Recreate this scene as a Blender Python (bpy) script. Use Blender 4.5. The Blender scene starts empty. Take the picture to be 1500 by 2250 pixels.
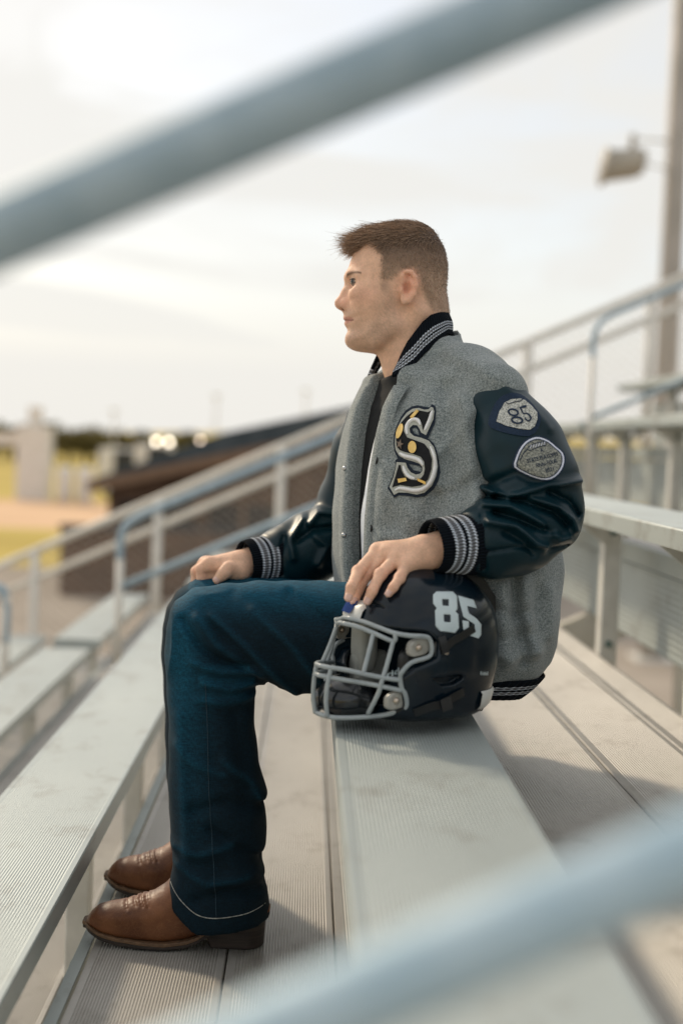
import bpy, bmesh, math, random
import numpy as np
from mathutils import Vector, Matrix
from mathutils.bvhtree import BVHTree
from mathutils.geometry import delaunay_2d_cdt

random.seed(7)
rng = np.random.default_rng(7)
scene = bpy.context.scene
COL = scene.collection

# ------------------------------------------------------------------ camera
W_PX, H_PX, F_PX = 1500.0, 2250.0, 3000.0
CAM = np.array([0.0, 0.0, 0.875])
ROLL = math.radians(2.0)
_yc = np.array([-70.0, 150.0, -F_PX]); _yc /= np.linalg.norm(_yc)
_zc = np.array([math.sin(ROLL), math.cos(ROLL), 0.0])
_zc -= _yc * _zc.dot(_yc); _zc /= np.linalg.norm(_zc)
_xc = np.cross(_yc, _zc)
W2C = np.column_stack([_xc, _yc, _zc])
C2W = W2C.T
cam_data = bpy.data.cameras.new("camera")
cam = bpy.data.objects.new("camera", cam_data)
COL.objects.link(cam)
m4 = Matrix.Identity(4)
for i in range(3):
    for j in range(3):
        m4[i][j] = C2W[i][j]
m4.translation = Vector(CAM)
cam.matrix_world = m4
cam_data.sensor_fit = 'HORIZONTAL'
cam_data.sensor_width = 24.0
cam_data.lens = 24.0 * F_PX / W_PX
cam_data.clip_start = 0.05
cam_data.clip_end = 3000.0
cam_data.dof.use_dof = True
cam_data.dof.focus_distance = 2.36
cam_data.dof.aperture_fstop = 1.7
scene.camera = cam

# ------------------------------------------------------------------ sky and sun
SUN_EL, SUN_AZ = math.radians(33), math.radians(-36)      # azimuth from +Y, negative = towards -X
world = bpy.data.worlds.new("World"); scene.world = world
world.use_nodes = True
wn, wl = world.node_tree.nodes, world.node_tree.links
wn.clear()
w_out = wn.new("ShaderNodeOutputWorld")
w_sky = wn.new("ShaderNodeTexSky"); w_sky.sky_type = 'NISHITA'; w_sky.sun_disc = False
w_sky.sun_elevation = SUN_EL; w_sky.sun_rotation = SUN_AZ
w_sky.air_density = 1.0; w_sky.dust_density = 2.0
w_bg1 = wn.new("ShaderNodeBackground"); w_bg1.inputs[1].default_value = 0.10
w_bg2 = wn.new("ShaderNodeBackground"); w_bg2.inputs[0].default_value = (0.80, 0.785, 0.745, 1); w_bg2.inputs[1].default_value = 0.61
w_mix = wn.new("ShaderNodeMixShader")
w_tc = wn.new("ShaderNodeTexCoord")
w_map = wn.new("ShaderNodeMapping"); w_map.inputs['Scale'].default_value = (1.0, 1.0, 4.2); w_map.inputs['Rotation'].default_value = (0, 0.10, 0)
w_noi = wn.new("ShaderNodeTexNoise"); w_noi.inputs['Scale'].default_value = 2.1; w_noi.inputs['Detail'].default_value = 6; w_noi.inputs['Roughness'].default_value = 0.55; w_noi.inputs['Distortion'].default_value = 0.6
w_rmp = wn.new("ShaderNodeValToRGB")
w_rmp.color_ramp.elements[0].position = 0.38; w_rmp.color_ramp.elements[0].color = (0.50, 0.50, 0.50, 1)
w_rmp.color_ramp.elements[1].position = 0.56; w_rmp.color_ramp.elements[1].color = (0.95, 0.95, 0.95, 1)
w_sep = wn.new("ShaderNodeSeparateXYZ")
w_hz = wn.new("ShaderNodeMapRange"); w_hz.inputs[1].default_value = 0.05; w_hz.inputs[2].default_value = 0.34; w_hz.inputs[3].default_value = 0.975; w_hz.inputs[4].default_value = 0.0
w_max = wn.new("ShaderNodeMath"); w_max.operation = 'MAXIMUM'
wl.new(w_tc.outputs['Generated'], w_map.inputs[0]); wl.new(w_map.outputs[0], w_noi.inputs['Vector'])
wl.new(w_noi.outputs['Fac'], w_rmp.inputs[0])
wl.new(w_tc.outputs['Generated'], w_sep.inputs[0]); wl.new(w_sep.outputs['Z'], w_hz.inputs[0])
wl.new(w_rmp.outputs[0], w_max.inputs[0]); wl.new(w_hz.outputs[0], w_max.inputs[1])
wl.new(w_max.outputs[0], w_mix.inputs[0])
wl.new(w_sky.outputs[0], w_bg1.inputs[0])
wl.new(w_bg1.outputs[0], w_mix.inputs[1]); wl.new(w_bg2.outputs[0], w_mix.inputs[2])
wl.new(w_mix.outputs[0], w_out.inputs[0])

sun_d = bpy.data.lights.new("sun", 'SUN'); sun_d.energy = 1.3; sun_d.angle = math.radians(6); sun_d.color = (1.0, 0.84, 0.62)
sun = bpy.data.objects.new("sun", sun_d); COL.objects.link(sun)
_sd = Vector((math.cos(SUN_EL) * math.sin(SUN_AZ), math.cos(SUN_EL) * math.cos(SUN_AZ), math.sin(SUN_EL)))
sun.rotation_euler = _sd.to_track_quat('Z', 'Y').to_euler()
sun.location = (-6, 6, 6)

scene.view_settings.view_transform = 'Standard'
scene.view_settings.look = 'None'
scene.view_settings.exposure = 0.84
scene.view_settings.gamma = 1.0
scene.render.engine = 'CYCLES'
scene.cycles.use_denoising = True
scene.cycles.max_bounces = 8
scene.cycles.sample_clamp_indirect = 6.0

# ------------------------------------------------------------------ helpers
def ray(px, py):
    d = C2W @ np.array([px - W_PX / 2, H_PX / 2 - py, -F_PX])
    return d / d[1]
def P(px, py, Y):
    """point on the sight line of a photo pixel at the distance Y (metres along the rows)"""
    return CAM + ray(px, py) * Y
def srgb(r, g, b):
    def f(c):
        c /= 255.0
        return c / 12.92 if c <= 0.04045 else ((c + 0.055) / 1.055) ** 2.4
    return (f(r), f(g), f(b), 1.0)

def new_mat(name):
    m = bpy.data.materials.new(name); m.use_nodes = True
    nt = m.node_tree; b = nt.nodes["Principled BSDF"]
    return m, nt, b
def noise_mat(name, c1, c2, scale=20, rough=0.6, metal=0.0, detail=4, bump=0.0, bump_scale=None, stretch=(1, 1, 1), coat=0.0, spec=0.5, rough_var=0.0, lo=0.35, hi=0.65, bdist=0.002, sheen=0.0):
    m, nt, b = new_mat(name)
    tc = nt.nodes.new("ShaderNodeTexCoord"); mp = nt.nodes.new("ShaderNodeMapping")
    mp.inputs['Scale'].default_value = stretch
    nt.links.new(tc.outputs['Object'], mp.inputs[0])
    n = nt.nodes.new("ShaderNodeTexNoise"); n.inputs['Scale'].default_value = scale; n.inputs['Detail'].default_value = detail
    nt.links.new(mp.outputs[0], n.inputs['Vector'])
    r = nt.nodes.new("ShaderNodeValToRGB")
    r.color_ramp.elements[0].position = lo; r.color_ramp.elements[0].color = (*c1[:3], 1)
    r.color_ramp.elements[1].position = hi; r.color_ramp.elements[1].color = (*c2[:3], 1)
    nt.links.new(n.outputs['Fac'], r.inputs[0]); nt.links.new(r.outputs[0], b.inputs['Base Color'])
    b.inputs['Roughness'].default_value = rough; b.inputs['Metallic'].default_value = metal
    b.inputs['Specular IOR Level'].default_value = spec
    b.inputs['Coat Weight'].default_value = coat; b.inputs['Coat Roughness'].default_value = 0.15
    if sheen: b.inputs['Sheen Weight'].default_value = sheen
    if rough_var:
        mr = nt.nodes.new("ShaderNodeMapRange"); mr.inputs[3].default_value = rough - rough_var; mr.inputs[4].default_value = rough + rough_var
        nt.links.new(n.outputs['Fac'], mr.inputs[0]); nt.links.new(mr.outputs[0], b.inputs['Roughness'])
    if bump:
        n2 = nt.nodes.new("ShaderNodeTexNoise"); n2.inputs['Scale'].default_value = bump_scale or scale * 3; n2.inputs['Detail'].default_value = 4
        nt.links.new(mp.outputs[0], n2.inputs['Vector'])
        bp = nt.nodes.new("ShaderNodeBump"); bp.inputs['Strength'].default_value = bump; bp.inputs['Distance'].default_value = bdist
        nt.links.new(n2.outputs['Fac'], bp.inputs['Height']); nt.links.new(bp.outputs[0], b.inputs['Normal'])
    return m

def tag(o, label=None, cat=None, group=None, kind=None):
    if label: o["label"] = label
    if cat: o["category"] = cat
    if group: o["group"] = group
    if kind: o["kind"] = kind
    return o
def thing(name, loc, label, cat, group=None):
    o = bpy.data.objects.new(name, None); COL.objects.link(o)
    o.location = loc; o.empty_display_size = 0.1
    return tag(o, label, cat, group)
def world_loc(o):
    v = Vector((0, 0, 0))
    while o is not None:
        v += o.location; o = o.parent
    return v
def build(name, verts, faces, mat, parent=None, smooth=True, loc=None, mat_idx=None, kind=None):
    """verts are in world space; origin goes to loc (top level) or stays on the parent's origin"""
    verts = np.asarray(verts, dtype=np.float64).reshape(-1, 3)
    off = np.array(world_loc(parent)) if parent is not None else (np.array(loc) if loc is not None else np.zeros(3))
    v = verts - off
    me = bpy.data.meshes.new(name)
    me.from_pydata(v.tolist(), [], [list(map(int, f)) for f in faces] if not isinstance(faces, np.ndarray) else faces.tolist())
    mats = mat if isinstance(mat, (list, tuple)) else [mat]
    for mm in mats: me.materials.append(mm)
    if mat_idx is not None: me.polygons.foreach_set("material_index", np.asarray(mat_idx, dtype=np.int32))
    if smooth: me.polygons.foreach_set("use_smooth", np.ones(len(me.polygons), dtype=bool))
    me.update()
    o = bpy.data.objects.new(name, me); COL.objects.link(o)
    if parent is not None: o.parent = parent
    elif loc is not None: o.location = Vector(loc)
    if kind: o["kind"] = kind
    return o
class MB:
    """collects shapes into one mesh"""
    def __init__(s): s.v = []; s.f = []
    def add(s, v, f):
        n = len(s.v); s.v += [tuple(map(float, p)) for p in v]; s.f += [[i + n for i in q] for q in f]; return s
    def box(s, x0, x1, y0, y1, z0, z1):
        v = [(x, y, z) for z in (z0, z1) for y in (y0, y1) for x in (x0, x1)]
        return s.add(v, [(0, 2, 3, 1), (4, 5, 7, 6), (0, 1, 5, 4), (2, 6, 7, 3), (0, 4, 6, 2), (1, 3, 7, 5)])
    def prism(s, prof, y0, y1):
        """closed (x,z) outline (counter-clockwise seen from -y) extruded along y"""
        n = len(prof)
        v = [(x, y0, z) for x, z in prof] + [(x, y1, z) for x, z in prof]
        f = [(i, (i + 1) % n, n + (i + 1) % n, n + i) for i in range(n)]
        return s.add(v, f + [tuple(range(n))[::-1], tuple(range(n, 2 * n))])
    def tube(s, pts, r, n=12, closed=False, cap=True):
        pts = [np.asarray(p, float) for p in pts]
        m = len(pts); rr = r if isinstance(r, (list, tuple, np.ndarray)) else [r] * m
        prev = None; V = []
        for i in range(m):
            a = pts[(i - 1) % m] if (closed or i > 0) else pts[i]; b = pts[(i + 1) % m] if (closed or i < m - 1) else pts[i]
            t = b - a; t = t / (np.linalg.norm(t) + 1e-12)
            if prev is None:
                h = np.array([0, 0, 1.0]) if abs(t[2]) < 0.9 else np.array([1.0, 0, 0])
                u = np.cross(t, h)
            else: u = prev - t * prev.dot(t)
            u /= np.linalg.norm(u); w = np.cross(t, u); prev = u
            for k in range(n):
                an = 2 * math.pi * k / n
                V.append(pts[i] + rr[i] * (u * math.cos(an) + w * math.sin(an)))
        F = []
        for i in range(m if closed else m - 1):
            for k in range(n):
                j = (i + 1) % m
                F.append((i * n + k, i * n + (k + 1) % n, j * n + (k + 1) % n, j * n + k))
        if cap and not closed: F += [tuple(range(n))[::-1], tuple(range((m - 1) * n, m * n))]
        return s.add(V, F)
    def ball(s, c, r, nu=14, nv=9, sc=(1, 1, 1)):
        V = []; F = []
        for j in range(nv + 1):
            th = math.pi * j / nv
            for i in range(nu):
                ph = 2 * math.pi * i / nu
                V.append((c[0] + r * sc[0] * math.sin(th) * math.cos(ph), c[1] + r * sc[1] * math.sin(th) * math.sin(ph), c[2] + r * sc[2] * math.cos(th)))
        for j in range(nv):
            for i in range(nu):
                F.append((j * nu + i, (j + 1) * nu + i, (j + 1) * nu + (i + 1) % nu, j * nu + (i + 1) % nu))
        return s.add(V, F)
    def lathe(s, prof, c, ax='z', n=24):
        V = []; F = []; m = len(prof)
        for r, h in prof:
            for k in range(n):
                a = 2 * math.pi * k / n; x, y = r * math.cos(a), r * math.sin(a)
                V.append({'z': (c[0] + x, c[1] + y, c[2] + h), 'x': (c[0] + h, c[1] + x, c[2] + y), 'y': (c[0] + x, c[1] + h, c[2] + y)}[ax])
        for j in range(m - 1):
            for k in range(n):
                F.append((j * n + k, j * n + (k + 1) % n, (j + 1) * n + (k + 1) % n, (j + 1) * n + k))
        return s.add(V, F)
    def build(s, name, mat, parent=None, smooth=False, loc=None, kind=None):
        return build(name, s.v, s.f, mat, parent, smooth, loc, kind=kind)
def bezier_path(pts, per=6):
    """smooth curve through points (Catmull-Rom)"""
    p = [np.asarray(q, float) for q in pts]; out = []
    for i in range(len(p) - 1):
        p0 = p[max(i - 1, 0)]; p1 = p[i]; p2 = p[i + 1]; p3 = p[min(i + 2, len(p) - 1)]
        for k in range(per):
            t = k / per
            out.append(0.5 * ((2 * p1) + (-p0 + p2) * t + (2 * p0 - 5 * p1 + 4 * p2 - p3) * t * t + (-p0 + 3 * p1 - 3 * p2 + p3) * t ** 3))
    out.append(p[-1]); return out
def bevel(o, w=0.002, seg=2):
    md = o.modifiers.new("bevel", 'BEVEL'); md.width = w; md.segments = seg; md.limit_method = 'ANGLE'; md.angle_limit = math.radians(40)
    return o
# ================================================================== materials of the place
def alu_mat(name, c1, c2, rough):
    m = noise_mat(name, c1, c2, scale=3.2, rough=rough, metal=0.32, detail=8, stretch=(1, 0.35, 1), rough_var=0.06, lo=0.3, hi=0.72, bump=0.08, bump_scale=160)
    nt = m.node_tree; b = nt.nodes["Principled BSDF"]
    # dark scuffs and dirt specks left by shoes
    tc = nt.nodes.new("ShaderNodeTexCoord"); mp = nt.nodes.new("ShaderNodeMapping"); mp.inputs['Scale'].default_value = (1, 0.6, 1)
    n = nt.nodes.new("ShaderNodeTexNoise"); n.inputs['Scale'].default_value = 9; n.inputs['Detail'].default_value = 9; n.inputs['Roughness'].default_value = 0.72
    r = nt.nodes.new("ShaderNodeValToRGB"); r.color_ramp.elements[0].position = 0.53; r.color_ramp.elements[1].position = 0.76
    r.color_ramp.elements[0].color = (0, 0, 0, 1); r.color_ramp.elements[1].color = (0.7, 0.7, 0.7, 1)
    mx = nt.nodes.new("ShaderNodeMix"); mx.data_type = 'RGBA'; mx.inputs['B'].default_value = (0.15, 0.115, 0.085, 1)
    src = b.inputs['Base Color'].links[0].from_socket
    nt.links.new(tc.outputs['Object'], mp.inputs[0]); nt.links.new(mp.outputs[0], n.inputs['Vector']); nt.links.new(n.outputs['Fac'], r.inputs[0])
    nt.links.new(r.outputs[0], mx.inputs['Factor']); nt.links.new(src, mx.inputs['A']); nt.links.new(mx.outputs['Result'], b.inputs['Base Color'])
    return m
M_SEAT = alu_mat("anodised_aluminium_seat", (0.375, 0.415, 0.405), (0.46, 0.50, 0.485), 0.46)
M_TREAD = alu_mat("mill_aluminium_tread", (0.37, 0.35, 0.32), (0.50, 0.48, 0.445), 0.44)
M_FRAME = noise_mat("galvanised_steel_frame", (0.66, 0.64, 0.58), (0.78, 0.76, 0.70), scale=14, rough=0.5, metal=0.1, bump=0.05)
M_PIPE = noise_mat("galvanised_pipe", (0.30, 0.40, 0.47), (0.40, 0.50, 0.57), scale=22, rough=0.6, metal=0.25, bump=0.05)
M_PIPE2 = noise_mat("pale_galvanised_pipe", (0.40, 0.53, 0.61), (0.50, 0.62, 0.69), scale=22, rough=0.6, metal=0.2, bump=0.05)
M_BOLT = noise_mat("zinc_bolt", (0.10, 0.17, 0.16), (0.2, 0.27, 0.25), scale=40, rough=0.45, metal=0.7)
M_WIRE = noise_mat("fence_wire", (0.38, 0.34, 0.29), (0.5, 0.45, 0.4), scale=30, rough=0.5, metal=0.4)
M_FENCE = noise_mat("weathered_fence_pipe", (0.70, 0.66, 0.59), (0.80, 0.76, 0.69), scale=10, rough=0.6, metal=0.15)
M_CONC = noise_mat("pale_concrete", (0.42, 0.39, 0.34), (0.55, 0.52, 0.46), scale=2.5, rough=0.9, bump=0.1)
M_GRAVEL = noise_mat("taupe_gravel", (0.30, 0.25, 0.20), (0.40, 0.34, 0.28), scale=1.2, rough=0.95, detail=8)
M_GRASS = noise_mat("dry_grass", (0.40, 0.285, 0.035), (0.54, 0.40, 0.075), scale=0.12, rough=0.95, detail=8)
M_DIRT = noise_mat("infield_dirt", (0.64, 0.40, 0.22), (0.76, 0.50, 0.30), scale=0.2, rough=0.95)
M_BRICK = noise_mat("brown_block_wall", (0.085, 0.05, 0.032), (0.15, 0.09, 0.06), scale=3, rough=0.9)
M_ROOF = noise_mat("slate_metal_roof", (0.045, 0.058, 0.068), (0.075, 0.09, 0.10), scale=2, rough=0.7, metal=0.0, spec=0.2)
M_FASCIA = noise_mat("brown_fascia", (0.17, 0.10, 0.06), (0.23, 0.14, 0.085), scale=4, rough=0.7)
M_DARK = noise_mat("dark_opening", (0.015, 0.015, 0.017), (0.03, 0.03, 0.03), scale=4, rough=0.8)
M_WHITE = noise_mat("white_paint", (0.70, 0.68, 0.63), (0.80, 0.78, 0.74), scale=3, rough=0.6)
M_HORN = noise_mat("grey_horn_plastic", (0.36, 0.33, 0.28), (0.44, 0.40, 0.34), scale=3, rough=0.5)
M_POLE = noise_mat("pole_paint", (0.36, 0.33, 0.29), (0.44, 0.40, 0.36), scale=2, rough=0.6, metal=0.1)
M_LEAF = noise_mat("far_foliage", (0.12, 0.105, 0.035), (0.22, 0.18, 0.06), scale=1.2, rough=0.9)
M_BARK = noise_mat("bark", (0.08, 0.06, 0.04), (0.13, 0.10, 0.07), scale=8, rough=0.9)
M_GLASS_D = noise_mat("dark_car_glass", (0.02, 0.025, 0.03), (0.03, 0.035, 0.04), scale=2, rough=0.08)
M_TYRE = noise_mat("tyre_rubber", (0.015, 0.015, 0.015), (0.03, 0.03, 0.03), scale=20, rough=0.85)
M_GLINT, _nt, _b = new_mat("sun_glint_glow")
_b.inputs['Emission Color'].default_value = (1.0, 0.86, 0.66, 1); _b.inputs['Emission Strength'].default_value = 5.5  # emission stands in for sun glints on the parked vehicles

M_GLINT2, _nt, _b = new_mat("dim_glint_glow")
_b.inputs['Emission Color'].default_value = (1.0, 0.78, 0.6, 1); _b.inputs['Emission Strength'].default_value = 7  # emission stands in for the dim glints above the dugout roof

# ================================================================== ground
GZ = -2.15
def sheet(name, poly, z, mat):
    return tag(build(name, [(x, y, z) for x, y in poly], [list(range(len(poly)))], mat, smooth=False), kind="structure")
sheet("ground", [(-900, -300), (900, -300), (900, 1600), (-900, 1600)], GZ, M_GRASS)
sheet("dirt_infield", [(-60, 41), (-5.3, 44), (-5.3, 62), (-70, 64)], GZ + 0.004, M_DIRT)
sheet("gravel_path", [(-60, 9.4), (60, 9.4), (60, 31), (-60, 31)], GZ + 0.004, M_GRAVEL)
sheet("concrete_pad", [(-40, -8), (60, -8), (60, 9.38), (-40, 9.38)], GZ + 0.006, M_CONC)
_h = []
for i in range(41):
    x = -400 + 20 * i
    _h.append((x, 320, 1.2 + 2.6 * math.sin(x * 0.011 + 1.0) * math.sin(x * 0.004 + 2.2) + 1.2 * math.sin(x * 0.031)))
_hv = []
for x, y, z in _h: _hv += [(x, 180, GZ + 0.01), (x, y, max(z, -0.5) + GZ + 3.0), (x, 520, GZ + 0.01)]
_hf = []
for i in range(40):
    a = 3 * i; b = a + 3
    _hf += [(a, b, b + 1, a + 1), (a + 1, b + 1, b + 2, a + 2)]
tag(build("hills", _hv, _hf, M_GRASS), kind="structure")

# ================================================================== bleachers
RISE, DEPTH = 0.305, 0.67
def ribbed(x0, x1, ztop, thick, smooth_band=None, pitch=0.0050, rib=0.0013, lip=0.012):
    """outline of an extruded plank: ribbed top, shallow side flanges, open underside"""
    prof = [(x0, ztop - thick), (x0 + 0.004, ztop - thick), (x0 + 0.004, ztop - 0.006), (x1 - 0.004, ztop - 0.006), (x1 - 0.004, ztop - thick), (x1, ztop - thick)]
    prof += [(x1, ztop - 0.003), (x1 - 0.002, ztop)]
    x = x1 - lip; tops = []
    while x - pitch > x0 + lip:
        if not (smooth_band and smooth_band[0] < x - pitch / 2 < smooth_band[1]):
            tops += [(x, ztop), (x - pitch * 0.32, ztop - rib), (x - pitch * 0.62, ztop - rib), (x - pitch * 0.9, ztop)]
        x -= pitch
    prof += tops + [(x0 + 0.002, ztop), (x0, ztop - 0.003)]
    return prof
SECTIONS = [(0.95, 6.75), (7.05, 9.2)]
TREAD_Y = (-3.0, 9.25)
PERSON_ROW = 0
row_words = {-3: "lowest bench row in view at the far left", -2: "third bench row down, left of the boots", -1: "bench row right in front of the brown boots",
             0: "bench row that the person and helmet rest on", 1: "first bench row above the person, behind the jacket", 2: "second bench row above the person",
             3: "third bench row above the person", 4: "fourth bench row above the person", 5: "fifth bench row above the person"}
row_tread = {-3: "lowest ribbed footboards in view", -2: "ribbed footboards two steps below the boots", -1: "ribbed footboards one step below the boots",
             0: "ribbed footboards under the brown boots", 1: "ribbed footboards behind the bench the person sits on", 2: "ribbed footboards two steps above the boots",
             3: "ribbed footboards three steps above the boots", 4: "ribbed footboards four steps above the boots", 5: "ribbed footboards five steps above the boots", 6: "topmost ribbed footboards"}
SEAT_H = 0.43
for k in range(-3, 7):
    dx, dz = DEPTH * k, RISE * k
    # ---- footboards
    t = thing("footboard_row", (dx - 0.366, 0.95, dz), "aluminium " + row_tread[k], "footboard", "footboard rows of the bleachers")
    for (a, b) in ((-0.342, -0.1115), (-0.1085, 0.073), (0.076, 0.175)):
        MB().prism(ribbed(a + dx, b + dx, dz, 0.04), TREAD_Y[0], TREAD_Y[1]).build("plank", M_TREAD, t)
    MB().prism([(dx - 0.366, dz - 0.055), (dx - 0.362, dz - 0.055), (dx - 0.362, dz - 0.004), (dx - 0.346, dz - 0.004), (dx - 0.346, dz), (dx - 0.366, dz)], TREAD_Y[0], TREAD_Y[1]).build("nosing", M_SEAT, t)
    if k >= 1:  # planks added to give the open gaps between rows their bright tone
        pr = [(dx - 0.352 - z_, x_) for x_, z_ in ribbed(dz - 0.285, dz - 0.062, 0.0, 0.012, pitch=0.018, rib=0.002)]
        MB().prism(pr[::-1], TREAD_Y[0], TREAD_Y[1]).build("added_riser_plank", M_SEAT, t)
    if k > 5: continue
    # ---- bench rows, one per section
    for si, (y0, y1) in enumerate(SECTIONS):
        w = row_words[k] + (" past the aisle" if si else "")
        bt = thing("bench_row", (dx + 0.17, y0, dz), "aluminium " + w, "bench", "bench rows of the bleachers")
        x0, x1, zt = dx + 0.055, dx + 0.29, dz + SEAT_H
        MB().prism(ribbed(x0, x1, zt, 0.042, None, pitch=0.0050, rib=0.0006), y0, y1).build("seat_plank", M_SEAT, bt)
        for s_ in (y0, y1):                                # end caps
            MB().box(x0 - 0.003, x1 + 0.003, s_ - 0.004 if s_ == y0 else s_ + 0.0005, s_ - 0.0005 if s_ == y0 else s_ + 0.004, zt - 0.044, zt + 0.002).build("end_cap", M_SEAT, bt)
        y = 1.12 if si == 0 else 7.4
        while y < y1:
            xb = dx + 0.176
            g = MB()
            g.box(xb, xb + 0.05, y - 0.03, y + 0.03, dz - 0.05, zt - 0.05)
            po = bevel(g.build("support_post", M_FRAME, bt), 0.004)
            MB().prism([(x0 + 0.03, zt - 0.047), (xb - 0.002, zt - 0.115), (xb - 0.002, zt - 0.046), (x0 + 0.03, zt - 0.043)], y - 0.045, y - 0.037).build("gusset", M_FRAME, bt)
            MB().prism([(x1 - 0.01, zt - 0.043), (xb + 0.053, zt - 0.043), (xb + 0.053, zt - 0.10), (x1 - 0.01, zt - 0.047)], y - 0.045, y - 0.037).build("gusset", M_FRAME, bt)
            for (bx_, bz_) in ((xb + 0.025, dz + 0.03), (xb + 0.025, zt - 0.08)):
                MB().lathe([(0.0, -0.008), (0.009, -0.008), (0.009, 0.0), (0.011, 0.001)], (bx_, y - 0.031, bz_), 'y', 8).build("bolt", M_BOLT, bt)
            y += 0.92
# sloping stringers, cross rails and columns below the boards
for i, y in enumerate((1.12, 2.96, 4.80, 6.64, 8.48)):
    st = thing("stringer_frame", (0, y, GZ), "galvanised sloping support frame below the boards, %s from the camera" % ("nearest", "second", "third", "fourth", "farthest")[i], "support frame", "support frames under the bleachers")
    xa, xb_ = -2.6, 4.4
    za, zb = xa * RISE / DEPTH - 0.16, xb_ * RISE / DEPTH - 0.16
    MB().add([(xa, y + 0.04, za - 0.14), (xb_, y + 0.04, zb - 0.14), (xb_, y + 0.04, zb), (xa, y + 0.04, za), (xa, y + 0.10, za - 0.14), (xb_, y + 0.10, zb - 0.14), (xb_, y + 0.10, zb), (xa, y + 0.10, za)],
             [(0, 1, 2, 3), (7, 6, 5, 4), (3, 2, 6, 7), (0, 4, 5, 1), (0, 3, 7, 4), (1, 5, 6, 2)]).build("stringer", M_FRAME, st)
    for x in (-2.2, -0.9, 0.45, 1.9, 3.4):
        MB().box(x - 0.04, x + 0.04, y + 0.03, y + 0.11, GZ, x * RISE / DEPTH - 0.25).build("column", M_FRAME, st)
for n_, (x, z) in enumerate(((1.0, 0.08), (1.62, 0.18), (1.95, 0.32), (2.6, 0.5), (1.25, -0.35), (2.3, -0.2))):
    o = MB().box(x, x + 0.05, 0.6, 9.0, z, z + 0.07).build("brace_rail", M_FRAME, loc=None)
    tag(o, "pale brace rail under the rows behind the person, %s of six" % ("lowest front", "second", "third", "topmost", "deep front", "deep rear")[n_], "rail", "brace rails under the bleachers")

# ---- pipe handrails of the two aisles
SL = RISE / DEPTH
def handrail(label, Y, xa, xb, za_top, drop, r, posts, lower_end=True, upper_end=False):
    """sloping loop: top rail and mid rail joined by a bent end, on posts"""
    t = thing("handrail", (xa, Y, za_top - drop - 0.5), label, "handrail", "pipe handrails of the bleacher aisles")
    def line(x, d): return (x, Y, za_top + (x - xa) * SL - d)
    def arc(c, n=6): return c
    pts = []
    if lower_end:
        c = 0.10
        pts_top = bezier_path([line(xa, 0.62 * c + c * 1.2), (xa, Y, za_top - 0.75 * c), (xa + 0.32 * c, Y, za_top - 0.12 * c + 0.1 * c), line(xa + c, 0)], 5) + [line(xb, 0)]
    else: pts_top = [line(xa, 0), line(xb, 0)]
    MB().tube(pts_top, r, 16).build("top_rail", M_PIPE, t, smooth=True)
    MB().tube([line(xa + (0.0 if lower_end else 0), drop), line(xb, drop)], r * 0.96, 16).build("mid_rail", M_PIPE, t, smooth=True)
    for x in posts:
        kfl = math.floor((x + 0.366) / DEPTH)
        top = line(x, 0.0 if not (lower_end and abs(x - xa) < 1e-6) else 0.18)
        MB().tube([(x, Y, kfl * RISE), top], r * 1.02, 16).build("post", M_FENCE, t, smooth=True)
        MB().lathe([(0.0, 0.008), (0.05, 0.008), (0.05, 0.0)], (x, Y, kfl * RISE), 'z', 16).build("base_plate", M_FRAME, t)
    if upper_end:
        MB().tube(bezier_path([line(xb, 0), line(xb + 0.06, 0.01), (xb + 0.09, Y, line(xb + 0.09, 0.10)[2]), line(xb + 0.09, drop)], 5), r, 16).build("end_bend", M_PIPE, t, smooth=True)
    return t
HY = 6.9
_a = P(266, 1150, HY)
handrail("bent pipe handrail in the far aisle, left of the person", HY, _a[0], 0.86, _a[2], 0.325, 0.020, (_a[0], 0.3), True)
_b2 = P(1306, 706, HY)
handrail("bent pipe handrail in the far aisle, right of the person", HY, _b2[0], 4.3, _b2[2], 0.49, 0.014, (_b2[0], 2.9), True)
_c2 = P(14, 1300, HY)
handrail("lower pipe handrail ending at the left edge", HY, _c2[0] - 1.3, _c2[0] - 0.09, _c2[2] - 1.21 * SL, 0.30, 0.022, (_c2[0] - 1.0,), False, True)
MB().tube([(_c2[0], HY, -0.61), (_c2[0], HY, _c2[2] - 0.02)], 0.022, 14).build("post", M_FENCE, bpy.data.objects["handrail.002"], smooth=True)
# near aisle rail, very close to the lens
NY = 0.80
_n0 = P(0, 512, NY); _n1 = P(1190, 0, NY)
_l0 = P(1267, 1968, NY)
SLn = (_n1[2] - _n0[2]) / (_n1[0] - _n0[0])
t = thing("near_handrail", (-1.2, NY, -0.6), "blurred pipe handrail close to the lens crossing the picture", "handrail")
def _nl(x, p): return (x, NY, p[2] + (x - p[0]) * SLn)
MB().tube([_nl(-1.1, _n0), _nl(1.0, _n0)], 0.0215, 24).build("top_rail", M_PIPE, t, smooth=True)
for x in (-1.1, 1.0):
    MB().tube([(x, NY, math.floor((x + 0.366) / DEPTH) * RISE), _nl(x, _n0)], 0.0215, 24).build("post", M_PIPE, t, smooth=True)

LY = 0.56
_l0 = P(1267, 1985, LY)
t = thing("near_handrail", (-0.7, LY, -0.3), "lower blurred pale blue pipe rail nearest the lens at the bottom", "handrail")
def _ll(x): return (x, LY, _l0[2] + (x - _l0[0]) * SLn)
MB().tube([_ll(-0.75), _ll(0.75)], 0.0185, 24).build("rail", M_PIPE2, t, smooth=True)
for x in (-0.75, 0.75):
    MB().tube([(x, LY, math.floor((x + 0.366) / DEPTH) * RISE), _ll(x)], 0.0185, 24).build("post", M_PIPE2, t, smooth=True)

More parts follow.
